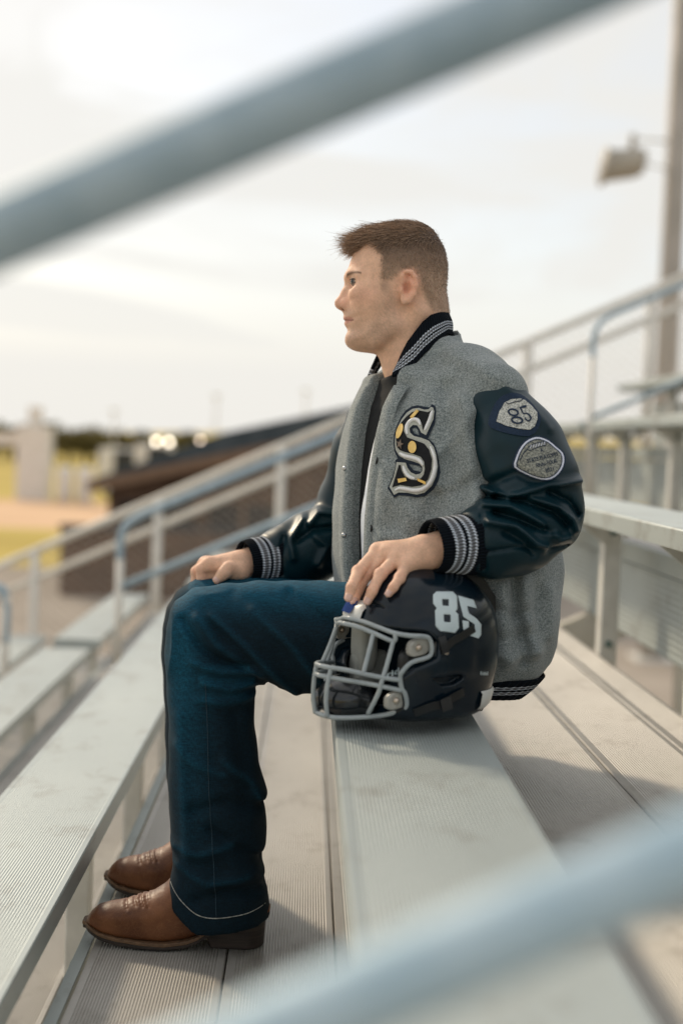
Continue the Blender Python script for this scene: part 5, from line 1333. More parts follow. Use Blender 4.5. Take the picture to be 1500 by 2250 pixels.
# waistband
rows = []; n = 180; zw0 = zs.min() + 0.012; zw1 = 0.446; mrow = 22
for i in range(mrow):
    q_ = i / (mrow - 1); z = zw0 + (zw1 - zw0) * q_
    e_ = 0.004 + 0.012 * (1 - q_) - 0.012 * q_ ** 2; ring = []
    for k in range(n):
        an = 2 * math.pi * k / n; ca, sa = math.cos(an), math.sin(an)
        a_, b_ = AA[-1] - 0.004 + e_, BL[-1] - 0.004 + e_
        rr_ = 1 / (abs(ca / a_) ** 2.2 + abs(sa / b_) ** 2.2) ** (1 / 2.2) + 0.0012 * math.cos(an * 90) + 0.003 * math.sin(7 * an + 1.0) * q_
        x_ = XC[-1] + 0.001 - 0.018 * q_
        ring.append((x_ + TF[0] * rr_ * ca + TL[0] * rr_ * sa, YP + TF[1] * rr_ * ca + TL[1] * rr_ * sa, z + 0.003 * math.sin(5 * an + 0.5) * q_ ))
    rows.append(ring)
V, F = loft(np.array(rows)); o = build("waistband", V, F, M_KNIT_HEM, jacket); uv_grid(o, mrow, n, 90, True)
o.modifiers.new("thickness", 'SOLIDIFY').thickness = 0.004
# collar: a folded rib-knit band standing round the neck, dipping to the front
rows = []; n = 120; prof_n = 24
def z1(zx, zy): return 680 + zx / 3.75, 450 + zy / 3.75
CCX = P(906, 740, YP)[0]; TEND = math.radians(142)
top_c = [(700, 1392), (740, 1250), (800, 1130), (860, 1050), (930, 960), (1000, 902), (1080, 880), (1130, 884)]
low_c = [(690, 1402), (760, 1388), (850, 1335), (950, 1225), (1050, 1135), (1140, 1062), (1270, 1090)]
def curve_z(c, x, Y):
    """height on a read-off curve at the sideways position x, distance Y"""
    xs_ = [P(*z1(*p), Y)[0] for p in c]; zz_ = [P(*z1(*p), Y)[2] for p in c]; return float(np.interp(x, xs_, zz_))
for i in range(n):
    q_ = i / (n - 1); th = -0.9 * TEND + 1.9 * TEND * q_; fr_ = abs(th) / TEND
    tz_ = max(abs(th), math.radians(27)); dn = -TF * math.cos(tz_) + TL * math.sin(tz_)
    rt = 0.063 + 0.006 * fr_; rl = 0.066 + 0.030 * fr_ ** 1.3 + 0.026 * math.exp(-((math.degrees(th) + 8) / 24) ** 2)
    ztop = curve_z(top_c, CCX + dn[0] * rt, YP + dn[1] * rt); zlow = min(curve_z(low_c, CCX + dn[0] * rl, YP + dn[1] * rl), ztop - 0.012)
    if abs(th) < math.radians(27): zlow = min(zlow, P(*z1(1200, 1085), YP)[2])
    if th < 0: ztop -= 0.026 * fr_ ** 2; zlow -= 0.034 * fr_ ** 2
    d2 = -TF * math.cos(th) + TL * math.sin(th); d3 = np.array([d2[0], d2[1], 0])
    cpt = np.array([CCX, YP, 0]); ring = []
    for j in range(prof_n):
        p_ = j / (prof_n - 1)
        z = zlow + (ztop - zlow) * (1 - p_); rr_ = rt + (rl - rt) * p_ ** 1.2 + 0.005 * math.sin(math.pi * p_)
        ring.append(cpt + d3 * rr_ + np.array([0, 0, z]))
    rows.append(ring)
R_ = np.transpose(np.array(rows), (1, 0, 2))
V, F = loft(R_, False); collar = build("collar", V, F, M_KNIT_COLLAR, jacket); uv_grid(collar, prof_n, n, 80, False)
md = collar.modifiers.new("thickness", 'SOLIDIFY'); md.thickness = 0.007; md.offset = -1
# ================================================================== body: head, neck, arms and hands as one skin
_e0 = P(680, 450, YP); _ex = (P(1080, 450, YP) - _e0) / 1500.0; _ez = (P(680, 900, YP) - _e0) / 1687.5
_A = np.array([[_ex[0], _ez[0]], [_ex[2], _ez[2]]]); _Ai = np.linalg.inv(_A)
def hz(zx, zy): return np.array([_e0[0] + _ex[0] * zx + _ez[0] * zy, _e0[2] + _ex[2] * zx + _ez[2] * zy])    # head close-up grid -> x, z
def inv_hz(x, z):
    dx, dz = np.asarray(x) - _e0[0], np.asarray(z) - _e0[2]
    return _Ai[0, 0] * dx + _Ai[0, 1] * dz, _Ai[1, 0] * dx + _Ai[1, 1] * dz
def hp3(zx, zy, y): a = hz(zx, zy); return np.array([a[0], y, a[1]])
profile = [(560, 188), (450, 255), (388, 338), (346, 430), (320, 515), (306, 575), (303, 606), (312, 640), (322, 662), (324, 710), (320, 770), (308, 825), (296, 880), (292, 908), (289, 928), (303, 952), (300, 975), (310, 1002), (326, 1030), (326, 1048), (310, 1078), (303, 1110), (311, 1141), (338, 1166), (400, 1194), (470, 1212), (545, 1224), (640, 1196), (740, 1120), (830, 1020), (950, 930), (1010, 890), (1088, 838), (1118, 760), (1130, 640), (1134, 520), (1124, 430), (1084, 312), (1028, 226), (958, 170), (860, 142), (710, 150)]
PROF = np.array([hz(*p) for p in smooth_poly(profile, 3)])
_wy = np.array([100, 130, 200, 300, 450, 600, 700, 800, 900, 1000, 1100, 1180, 1240]); _wv = np.array([0.045, 0.056, 0.068, 0.0755, 0.0785, 0.0765, 0.073, 0.0705, 0.066, 0.060, 0.049, 0.037, 0.028])
_ry = np.array([130, 400, 600, 700, 900, 1050, 1200]); _rv = np.array([0.07, 0.09, 0.088, 0.085, 0.070, 0.056, 0.040])
class Sub(Field):
    def __init__(s, X, Y, Z): s.X, s.Y, s.Z = X, Y, Z; s.n = (X.size, Y.size, Z.size)
def head_sdf(f):
    a = Sub(f.X, np.abs(f.Y - np.float32(YP)), f.Z)
    x2, z2 = np.meshgrid(f.X.ravel(), f.Z.ravel(), indexing='ij')
    d = -poly_dist(PROF, x2, z2); zyv = inv_hz(x2, z2)[1]
    Wd = np.interp(zyv, _wy, _wv); Rd = np.interp(zyv, _ry, _rv)
    e = 1 - np.clip(d / Rd, -1.0, 1)
    Wd = Wd[:, None, :].astype(np.float32); e = e[:, None, :].astype(np.float32); Rr = Rd[:, None, :].astype(np.float32)
    h = (np.sqrt((a.Y / Wd) ** 2 + e ** 2) - 1) * np.minimum(Wd, Rr)
    # jaw and cheek
    h = smin(h, a.chain([hp3(690, 1020, 0.047), hp3(540, 1105, 0.036), hp3(395, 1098, 0.010)], [0.017, 0.0135, 0.012], 0.01), 0.026)
    h = smin(h, a.ell(hp3(470, 750, 0.043), (0.026, 0.015, 0.016)), 0.035)
    # brow ridge
    h = smin(h, a.chain([hp3(328, 592, 0.006), hp3(350, 588, 0.026), hp3(415, 600, 0.047)], [0.0085, 0.0085, 0.007], 0.006), 0.012)
    # eye socket
    h = smax(h, -a.ell(hp3(335, 648, 0.033), (0.016, 0.0155, 0.0095)), 0.012)
    # lids
    lid = a.ell(hp3(394, 644, 0.0312), (0.0132, 0.0146, 0.0104))
    lid = smax(lid, -a.chain([hp3(330, 645, 0.026), hp3(352, 644, 0.041), hp3(408, 656, 0.0475)], [0.0016, 0.0019, 0.0008], 0.001), 0.0012)
    h = smin(h, lid, 0.007)
    # nose
    nose = a.chain([hp3(334, 655, 0.0), hp3(300, 730, 0.0), hp3(258, 806, 0.0)], [0.0070, 0.0082, 0.0118], 0.006)
    nose = smin(nose, a.chain([hp3(312, 715, 0.006), hp3(318, 808, 0.0125)], [0.007, 0.008], 0.004), 0.010)
    nose = smin(nose, a.ell(hp3(306, 820, 0.0125), (0.0112, 0.0066, 0.0085)), 0.007)
    nose = smin(nose, a.chain([hp3(258, 825, 0.0), hp3(305, 868, 0.0)], [0.006, 0.005]), 0.005)
    h = smin(h, nose, 0.012)
    h = smax(h, -a.ell(hp3(282, 858, 0.0072), (0.0075, 0.0035, 0.0036)), 0.002)
    h = h + 0.0016 * np.exp(-(np.sqrt((a.X - np.float32(hz(345, 800)[0])) ** 2 + (a.Z - np.float32(hz(345, 800)[1])) ** 2) / 0.006) ** 2)
    # lips
    h = smin(h, a.chain([hp3(301, 931, 0.0), hp3(312, 932, 0.011), hp3(356, 956, 0.0235)], [0.0050, 0.0046, 0.0024], 0.003), 0.005)
    h = smin(h, a.chain([hp3(312, 976, 0.0), hp3(322, 974, 0.011), hp3(356, 963, 0.0230)], [0.0056, 0.0052, 0.0024], 0.003), 0.005)
    h = smax(h, -a.chain([hp3(284, 952, 0.0), hp3(300, 952, 0.010), hp3(352, 960, 0.0275)], [0.0012, 0.0012, 0.0014], 0.002), 0.002)
    # neck
    h = smin(h, f.chain([P(925, 880, YP), P(908, 782, YP), P(922, 690, YP)], [0.060, 0.056, 0.054], 0.02), 0.016)
    h = smin(h, a.chain([hp3(860, 900, 0.052), hp3(720, 1260, 0.022)], [0.014, 0.010]), 0.02)
    # ears
    Wl = 0.0715
    ear = a.ell(hp3(788, 715, Wl + 0.001), (0.0150, 0.008, 0.0265))
    hel = a.chain([hp3(742, 690, Wl + 0.002), hp3(742, 630, Wl + 0.005), hp3(770, 595, Wl + 0.010), hp3(810, 596, Wl + 0.013), hp3(842, 640, Wl + 0.015), hp3(850, 710, Wl + 0.014), hp3(832, 775, Wl + 0.011), hp3(795, 822, Wl + 0.008), hp3(758, 834, Wl + 0.006), hp3(738, 805, Wl + 0.003)], [0.0028, 0.003, 0.0035, 0.0036, 0.0037, 0.0037, 0.0042, 0.0052, 0.0048, 0.003], 0.003)
    ear = smin(ear, hel, 0.006)
    ear = smin(ear, a.chain([hp3(800, 640, Wl + 0.009), hp3(818, 700, Wl + 0.010), hp3(798, 765, Wl + 0.008)], [0.003, 0.0035, 0.003]), 0.004)
    ear = smax(ear, -a.ell(hp3(772, 722, Wl + 0.011), (0.0080, 0.0085, 0.0115)), 0.003)
    ear = smax(ear, -a.chain([hp3(768, 625, Wl + 0.013), hp3(790, 650, Wl + 0.013)], [0.0036, 0.003]), 0.003)
    ear = smin(ear, a.ell(hp3(738, 738, Wl + 0.003), (0.0045, 0.006, 0.006)), 0.004)
    return smin(h, ear, 0.004)
def zH(zx, zy): return 740 + zx / 6.25, 1160 + zy / 6.25
def zF(zx, zy): return 410 + zx / 7.1429, 1180 + zy / 7.1429
def touch(px, py, r, fallback):
    """finger centre resting on the helmet under that pixel"""
    h = cast(bvh_h, CAM, ray(px, py))
    if h is None: return P(px, py, fallback)
    d_ = ray(px, py); d_ = d_ / np.linalg.norm(d_); c_ = max(0.45, abs(h[1].dot(d_)))
    return h[0] - d_ * r / c_
hand_pts = {}
def near_hand():
    spec = {"index": [(560, 320, 2.205), (292, 602), (200, 815), (160, 960)], "middle": [(690, 350, 2.192), (400, 640), (290, 870), (240, 1015)], "ring": [(820, 420, 2.180), (595, 640), (485, 865), (420, 1005)], "pinky": [(945, 520, 2.168), (860, 690), (775, 815), (708, 905)]}
    rad = {"index": (0.0112, 0.0096, 0.0084, 0.0070), "middle": (0.0115, 0.0098, 0.0086, 0.0072), "ring": (0.0112, 0.0094, 0.0082, 0.0069), "pinky": (0.0104, 0.0084, 0.0074, 0.0062)}
    out = {}
    for k, v in spec.items():
        m = P(*zH(v[0][0], v[0][1]), v[0][2]); r_ = rad[k]
        tip = touch(*zH(*v[3]), r_[3] + 0.0005, 2.118); dip = touch(*zH(*v[2]), r_[2] + 0.002, tip[1] + 0.004)
        yp = (m[1] * 0.5 + dip[1] * 0.5) - 0.004; pip_ = P(*zH(*v[1]), yp)
        out[k] = ([m, pip_, dip, tip], list(r_))
    return out
NH = near_hand()
NWR = P(*zH(1235, 320), 2.192)
def hand_near_sdf(f):
    wr2 = P(*zH(1450, 300), 2.20); d = f.chain([P(1090, 1185, 2.235), wr2, NWR], [0.030, 0.027, 0.026], 0.02)
    d = smin(d, f.cone(P(*zH(1150, 430), 2.182), P(*zH(1290, 420), 2.186), 0.017, 0.018), 0.012)
    for k, (pts, r_) in NH.items():
        d = smin(d, f.cone(NWR + (pts[0] - NWR) * 0.15, pts[0], 0.021, 0.0135), 0.012)
    for (a_, b_) in (("index", "middle"), ("middle", "ring"), ("ring", "pinky")):
        d = smin(d, f.cone(NH[a_][0][0] * 0.82 + NWR * 0.18, NH[b_][0][0] * 0.82 + NWR * 0.18, 0.014, 0.014), 0.01)
    th = f.chain([NWR + [-0.02, 0.02, -0.012], P(*zH(900, 520), 2.245), P(*zH(700, 700), 2.255), P(*zH(560, 800), 2.25)], [0.017, 0.013, 0.0105, 0.0085], 0.01)
    d = smin(d, th, 0.012)
    fg = None
    for k, (pts, r_) in NH.items():
        c = f.chain(pts, r_, 0.004)
        c = smin(c, f.ell(pts[1], (r_[1] * 1.08,) * 3), 0.004)
        fg = c if fg is None else smin(fg, c, 0.0012)
    d = smin(d, fg, 0.006)
    for k, (pts, r_) in NH.items():                          # knuckles
        d = smin(d, f.ell(pts[0] + [0, -0.002, 0.002], (0.0105,) * 3), 0.008)
    return d
FWR = P(*zF(850, 440), 2.602)
FH = {}
for i, (k, pts) in enumerate({"index": [(345, 440), (225, 500), (235, 640), (262, 760)], "middle": [(290, 425), (150, 545), (150, 690), (165, 810)], "ring": [(300, 430), (160, 560), (165, 700), (185, 815)], "pinky": [(330, 450), (210, 580), (215, 700), (230, 800)]}.items()):
    Yf = 2.592 + 0.021 * i
    FH[k] = ([P(*zF(a_, b_), Yf + dy_) for (a_, b_), dy_ in zip(pts, (0, 0.001, 0.002, 0.003))], [0.0118, 0.0105, 0.0094, 0.0082] if i < 3 else [0.0105, 0.009, 0.008, 0.007])
FTH = [P(*zF(800, 530), 2.585), P(*zF(655, 500), 2.572), P(*zF(580, 575), 2.566), P(*zF(482, 668), 2.565)]
def hand_far_sdf(f):
    d = f.chain([P(640, 1222, 2.652), P(*zF(1000, 420), 2.62), FWR], [0.030, 0.027, 0.024], 0.02)
    for k, (pts, r_) in FH.items(): d = smin(d, f.cone(FWR + (pts[0] - FWR) * 0.1, pts[0], 0.0215, 0.0135), 0.012)
    d = smin(d, f.cone(P(*zF(840, 540), 2.592), P(*zF(700, 560), 2.585), 0.019, 0.014), 0.012)
    fg = None
    for k, (pts, r_) in FH.items():
        c = f.chain(pts, r_, 0.004); fg = c if fg is None else smin(fg, c, 0.0015)
    d = smin(d, fg, 0.006)
    for k, (pts, r_) in FH.items(): d = smin(d, f.ell(pts[0] + [0.002, 0, 0.003], (0.0115,) * 3), 0.008)
    d = smin(d, f.cone(P(*zF(600, 560), 2.606), P(*zF(330, 610), 2.606), 0.018, 0.014), 0.008)
    th = f.chain(FTH, [0.0165, 0.0128, 0.0115, 0.0088], 0.006)
    return smin(d, th, 0.006)
SHN, SHF = P(1080, 905, 2.35), P(850, 915, 2.66)
def core_sdf(f):
    d = f.chain([P(925, 880, YP), P(960, 1000, 2.5), P(1010, 1300, 2.5)], [0.075, 0.12, 0.12], 0.03)
    d = smin(d, f.chain([P(925, 880, YP), SHN], [0.05, 0.04]), 0.03); d = smin(d, f.chain([P(925, 880, YP), SHF], [0.05, 0.04]), 0.03)
    d = smin(d, f.chain([SHN, P(1190, 1120, 2.275), P(1090, 1185, 2.235)], [0.04, 0.036, 0.030], 0.02), 0.02)
    d = smin(d, f.chain([SHF, P(760, 1165, 2.70), P(640, 1222, 2.652)], [0.04, 0.036, 0.030], 0.02), 0.02)
    return d
HB = 0.0021
blo = np.array([P(415, 1250, 2.66)[0] - 0.02, 2.05, 0.555]); bhi = np.array([P(1200, 1120, 2.28)[0] + 0.05, 2.78, hz(860, 142)[1] + 0.015])
bf = Field(blo, bhi, HB); BS = 28
FV = np.full(tuple(bf.n), 0.05, np.float32)
z_head = P(900, 850, YP)[2]
neckx0, neckx1 = P(720, 700, YP)[0], P(1010, 700, YP)[0]
for i in range(0, bf.n[0], BS):
    for j in range(0, bf.n[1], BS):
        for k in range(0, bf.n[2], BS):
            sx, sy, sz = slice(i, i + BS), slice(j, j + BS), slice(k, k + BS)
            s_ = Sub(bf.X[sx], bf.Y[:, sy], bf.Z[:, :, sz])
            cpt = Sub(s_.X[s_.X.shape[0] // 2:][:1], s_.Y[:, s_.Y.shape[1] // 2:][:, :1], s_.Z[:, :, s_.Z.shape[2] // 2:][:, :, :1])
            half = 0.5 * BS * HB * 1.75 + 0.01
            x_, y_, z_ = float(cpt.X.ravel()[0]), float(cpt.Y.ravel()[0]), float(cpt.Z.ravel()[0])
            parts = []
            if z_ > z_head - 0.05 and neckx0 - half < x_ < neckx1 + half and abs(y_ - YP) < 0.10 + half: parts.append(head_sdf)
            for fn in (hand_near_sdf, hand_far_sdf, core_sdf):
                if abs(float(np.ravel(fn(cpt))[0])) < half: parts.append(fn)
            # inside test for blocks away from every surface
            if not parts:
                if float(np.ravel(core_sdf(cpt))[0]) < 0: FV[sx, sy, sz] = -0.05
                continue
            if core_sdf not in parts and float(np.ravel(core_sdf(cpt))[0]) < 0: parts.append(core_sdf)
            d = None
            for fn in parts:
                e = fn(s_); d = e if d is None else smin(d, e, 0.004)
            FV[sx, sy, sz] = d
V, F = surface_nets(FV, bf.lo, HB); del FV
V = lap_smooth(V, F, 1, 0.5)
body = build("body", V, F, M_SKIN, person)
zx, zy = inv_hz(V[:, 0], V[:, 2]); yl = np.abs(V[:, 1] - YP)
skin = np.array([0.79, 0.495, 0.345]); col = np.tile(skin, (len(V), 1))
def blend(w, c):
    global col
    w = np.clip(w, 0, 1)[:, None]; col = col * (1 - w) + np.array(c) * w
is_head = V[:, 2] > P(900, 835, YP)[2]
def blob(x0, y0, rx, ry): return np.exp(-((zx - x0) / rx) ** 2 - ((zy - y0) / ry) ** 2) * is_head
blend(0.5 * blob(265, 800, 70, 80), (0.76, 0.37, 0.265)); blend(0.5 * blob(430, 770, 120, 80) + 0.3 * blob(330, 520, 60, 60), (0.79, 0.43, 0.31)); blend(0.6 * blob(800, 690, 90, 140) * (yl > 0.068), (0.80, 0.36, 0.245))
blend(0.45 * blob(540, 1070, 190, 110) + 0.2 * blob(640, 850, 90, 160) + 0.2 * blob(330, 1090, 60, 70), (0.54, 0.37, 0.275))
blend(0.25 * blob(330, 900, 50, 25), (0.46, 0.295, 0.215))
lipw = is_head * ((zy > 912) & (zy < 996) & (zx < 362)) * np.clip(1.15 - np.abs((zy - 952) / 38 - 0) ** 2, 0, 1) * np.clip((362 - zx) / 25, 0, 1) * np.clip((np.where(zy < 952, 36 - (zx - 285) * 0.33, 42 - (zx - 290) * 0.45) - np.abs(zy - 952)) / 8 + 0.5, 0, 1)
blend(0.75 * lipw, (0.56, 0.24, 0.19))
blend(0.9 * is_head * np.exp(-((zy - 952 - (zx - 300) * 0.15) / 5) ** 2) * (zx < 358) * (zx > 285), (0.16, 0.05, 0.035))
brow = is_head * np.exp(-((zy - (590 - 12 * np.sin((zx - 300) / 115 * 3.1))) / (15 - 0.06 * (zx - 300).clip(0, 150))) ** 2) * (zx > 301) * (zx < 418)
blend(0.9 * brow, (0.10, 0.06, 0.036))
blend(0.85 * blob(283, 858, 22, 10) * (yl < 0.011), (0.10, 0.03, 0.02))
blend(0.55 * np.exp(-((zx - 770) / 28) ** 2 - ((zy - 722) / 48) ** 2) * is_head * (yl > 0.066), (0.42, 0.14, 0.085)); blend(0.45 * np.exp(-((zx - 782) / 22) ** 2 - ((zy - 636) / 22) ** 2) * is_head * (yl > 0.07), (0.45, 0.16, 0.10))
# scalp under the hair, fading to stubble at the sides
hairpoly = [(300, 395), (385, 385), (450, 345), (525, 312), (546, 400), (573, 470), (579, 560), (572, 640), (612, 657), (662, 645), (722, 592), (772, 572), (842, 566), (878, 612), (894, 690), (928, 770), (962, 840), (1002, 895), (1250, 895), (1350, 400), (1100, 60), (300, 60)]
hd = poly_dist(hairpoly, zx, zy) * 1.0
hmask = np.clip(0.5 - hd / 44 + 0.55 * (rng.random(len(V)) - 0.5), 0, 1) * is_head * ~((yl > 0.074) & (np.hypot(zx - 790, (zy - 712) / 1.6) < 90))
fadew = np.clip((zy - 330) / 330, 0, 1)[:, None]
hc_ = np.array([0.085, 0.052, 0.033]) * (1 - fadew) + np.array([0.47, 0.315, 0.225]) * fadew
col = col * (1 - hmask[:, None]) + hc_ * hmask[:, None]
blend(0.45 * blob(600, 700, 45, 60) * (zx > 560) * (zx < 690), (0.20, 0.13, 0.095))
# knuckle redness on the hands, pale nails
for dct in (NH, FH):
    for k, (pts, r_) in dct.items():
        for q_, w_ in ((0, 0.35), (1, 0.5), (2, 0.3)):
            dd = np.linalg.norm(V - pts[q_], axis=1); blend(w_ * np.exp(-(dd / 0.011) ** 2), (0.78, 0.37, 0.26))
        dd = np.linalg.norm(V - pts[3], axis=1); blend(0.4 * np.exp(-(dd / 0.010) ** 2), (0.78, 0.44, 0.34))
stub = np.clip(blob(540, 1080, 210, 130) + 0.8 * blob(640, 870, 80, 170) + 0.7 * blob(340, 1080, 80, 80) + 0.5 * blob(345, 895, 60, 30), 0, 1) * is_head
col = col * (1 - (0.20 * stub * rng.random(len(V)))[:, None] * np.array([1.0, 0.9, 0.8])) * (1 + 0.05 * rng.normal(size=len(V)).clip(-2, 2))[:, None]
set_color(body, col)
bvh_b = bvh_of(V, F)
headV, headF, head_col = V, F, col
# nails
M_NAIL = noise_mat("nail", (0.66, 0.42, 0.35), (0.72, 0.48, 0.40), scale=100, rough=0.3)
for dct, keys, off_ in ((NH, ("index", "middle", "ring", "pinky"), np.array([0, -0.6, 0.35])), (FH, (), None)):
    for k in keys:
        pts, r_ = dct[k]; ax = pts[3] - pts[2]; ax /= np.linalg.norm(ax); n_ = off_ - ax * off_.dot(ax); n_ /= np.linalg.norm(n_); sd_ = np.cross(ax, n_)
        rows = []
        for i in range(7):
            q_ = (i / 6 - 0.5) * 2; rows.append([pts[3] + ax * (0.0055 - 0.0105 * j / 5 - 0.0012 * abs(q_) ** 2 * (1 if j == 0 else 0)) + (n_ * math.cos(q_ * 0.85) + sd_ * math.sin(q_ * 0.85)) * (r_[3] + 0.0004) for j in range(6)])
        V2, F2 = loft(np.array(rows), False); nl = build("fingernail", V2, F2, M_NAIL, body); nl.modifiers.new("t", 'SOLIDIFY').thickness = 0.0008
pts = FTH; ax = pts[3] - pts[2]; ax /= np.linalg.norm(ax); off_ = np.array([0.1, -1, 0.15]); n_ = off_ - ax * off_.dot(ax); n_ /= np.linalg.norm(n_); sd_ = np.cross(ax, n_)
rows = [[pts[3] + ax * (0.006 - 0.012 * j / 5) + (n_ * math.cos((i / 6 - 0.5) * 1.8) + sd_ * math.sin((i / 6 - 0.5) * 1.8)) * 0.0093 for j in range(6)] for i in range(7)]
V2, F2 = loft(np.array(rows), False); nl = build("fingernail", V2, F2, M_NAIL, body); nl.modifiers.new("t", 'SOLIDIFY').thickness = 0.0008
# ---- eyes, lashes
for s_ in (-1, 1):
    ec = hp3(390, 648, 0.0); ec[1] = YP + s_ * 0.0322
    g = MB(); g.ball((0, 0, 0), 0.0128, 32, 20); vv = np.array(g.v)
    gz = np.array([-0.95, s_ * 0.30, 0.0]); gz /= np.linalg.norm(gz); ca = (vv / 0.0128) @ gz
    cc = np.where((ca > 0.955)[:, None], np.array([0.006, 0.006, 0.007]), np.where((ca > 0.87)[:, None], np.array([0.022, 0.022, 0.02]), np.array([0.26, 0.21, 0.185])))
    # the lids cover all but a slit
    keep = vv * [1.0, 1.08, 0.85]
    e = build("eye", keep + ec, g.f, M_EYE, body); set_color(e, cc)
    for z_o, rr_ in ((0.0042, 0.0011), (-0.0038, 0.0005)):
        ln = []
        for i in range(10):
            an = math.radians(18 + 78 * i / 9); dirv = np.array([-math.cos(an - 0.25), s_ * math.sin(an - 0.25), 0]); ln.append(ec + dirv * 0.0142 + np.array([0, 0, z_o * math.sin(math.pi * (0.12 + 0.8 * i / 9)) ** 0.6]))
        MB().tube(ln, [rr_ * (0.5 + 0.5 * math.sin(math.pi * (i + 0.5) / 10)) for i in range(10)], 6).build("eyelash", M_HAIR, e, smooth=True)
# ---- hair: strands combed forward on top, clipped short at the sides
hv = np.where((hmask > 0.45) & (V[:, 1] < YP + 0.085))[0]
zxh, zyh = zx[hv], zy[hv]
N_ST = 17000
pick = rng.choice(len(hv), N_ST)
vn = np.zeros_like(V); fa = np.cross(V[F[:, 1]] - V[F[:, 0]], V[F[:, 2]] - V[F[:, 0]])
for c_ in range(4): np.add.at(vn, F[:, c_], fa)
vn /= np.linalg.norm(vn, axis=1)[:, None] + 1e-12
root = V[hv][pick] + rng.normal(0, 0.0009, (N_ST, 3)); nrm = vn[hv][pick]; zxr, zyr = zxh[pick], zyh[pick]
topw = np.clip((430 - zyr - 0.10 * (zxr - 700)) / 170, 0, 1)                # 1 on the crown, 0 on the clipped sides
frontw = np.clip((640 - zxr) / 230, 0, 1) * topw
L_ = 0.0042 + 0.015 * topw + 0.024 * frontw; L_ *= rng.uniform(0.65, 1.2, N_ST) * np.where(rng.random(N_ST) < 0.03, 1.4, 1.0)
L_ *= np.where(topw < 0.1, np.clip(1.35 - (zyr - 300) / 600, 0.5, 1), 1)
fwd = np.array([-1.0, 0, 0.0]) + np.array([0, 0, -1.0]) * (0.10 + 0.30 * frontw)[:, None]; dwn = np.array([0.12, 0, -1.0])
clump = np.sin(root[:, 0] * 420 + 3 * np.sin(root[:, 1] * 260)) * np.sin(root[:, 1] * 330 + root[:, 2] * 190)
dirs = nrm * (0.50 - 0.08 * topw - 0.22 * frontw)[:, None] + fwd * (1.0 * topw)[:, None] + dwn * (0.8 * (1 - topw))[:, None]
dirs[:, 1] += 0.35 * clump * topw; dirs[:, 2] += 0.25 * clump * topw
dirs += rng.normal(0, 0.16, dirs.shape); dirs /= np.linalg.norm(dirs, axis=1)[:, None]
bend = nrm * -0.25 + np.array([-0.35, 0, -0.15]) * topw[:, None] + np.array([0, 0, 0.75]) * (frontw * rng.uniform(0.1, 1.0, N_ST))[:, None]
SV = []; SF = []
segs = 4
rad0 = 0.00026 + 0.00022 * topw
side = np.cross(dirs, rng.normal(size=dirs.shape)); side /= np.linalg.norm(side, axis=1)[:, None]; oth = np.cross(dirs, side)
allp = []
for k in range(segs + 1):
    t_ = k / segs
    c_ = root + dirs * (L_ * t_)[:, None] + bend * (L_ * t_ * t_ * 0.75)[:, None]
    rr_ = rad0 * (1 - 0.8 * t_)
    for a_ in range(3):
        an = 2 * math.pi * a_ / 3; allp.append(c_ + (side * math.cos(an) + oth * math.sin(an)) * rr_[:, None])
A_ = np.stack(allp, 1); npv = 3 * (segs + 1)
base = np.arange(N_ST)[:, None] * npv; fl = []
for k in range(segs):
    for a_ in range(3):
        fl.append(base + np.array([3 * k + a_, 3 * k + (a_ + 1) % 3, 3 * (k + 1) + (a_ + 1) % 3, 3 * (k + 1) + a_])[None])
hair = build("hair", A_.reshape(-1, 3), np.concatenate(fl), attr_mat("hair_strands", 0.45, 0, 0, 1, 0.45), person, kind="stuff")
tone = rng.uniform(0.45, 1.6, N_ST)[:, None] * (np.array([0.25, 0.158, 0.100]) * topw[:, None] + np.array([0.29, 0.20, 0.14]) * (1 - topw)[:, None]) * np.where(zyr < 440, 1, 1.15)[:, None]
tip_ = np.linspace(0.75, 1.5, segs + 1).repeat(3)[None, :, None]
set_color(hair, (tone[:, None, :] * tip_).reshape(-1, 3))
# ================================================================== patches on the jacket
def cam_origin(bvh, fy=2.28):
    def f(px, py):
        h = cast(bvh, CAM, ray(px, py)); return (h[0] if h else P(px, py, fy)) - np.array([0, 0.06, 0])
    return f
def zS(pts): return [(840 + x / 9.375, 870 + y / 9.375) for x, y in pts]
o_jk = cam_origin(bvh_jk)
outer_s = [(105, 1900), (240, 2100), (330, 2045), (480, 2052), (700, 2090), (880, 2060), (1050, 1925), (1150, 1740), (1190, 1570), (1165, 1370), (1120, 1130), (1050, 975), (935, 872), (985, 760), (1080, 560), (1098, 330), (1085, 205), (1020, 168), (965, 232), (880, 222), (720, 190), (600, 212), (470, 300), (370, 440), (290, 620), (235, 800), (225, 980), (245, 1140), (315, 1290), (262, 1318), (262, 1480), (200, 1680)]
white_s = [(1040, 240), (990, 222), (950, 272), (860, 282), (740, 246), (620, 262), (500, 340), (390, 480), (310, 640), (260, 830), (250, 980), (268, 1110), (340, 1230), (460, 1300), (640, 1350), (760, 1395), (815, 1460), (815, 1540), (770, 1600), (680, 1618), (580, 1570), (510, 1480), (475, 1375), (285, 1360), (270, 1480), (220, 1680), (140, 1870), (235, 2035), (330, 1985), (500, 1990), (700, 2030), (860, 1990), (1010, 1850), (1100, 1650), (1135, 1450), (1110, 1250), (1050, 1050), (950, 922), (800, 862), (640, 822), (562, 752), (552, 662), (620, 597), (710, 602), (760, 680), (790, 750), (890, 805), (940, 700), (1040, 480), (1062, 320)]
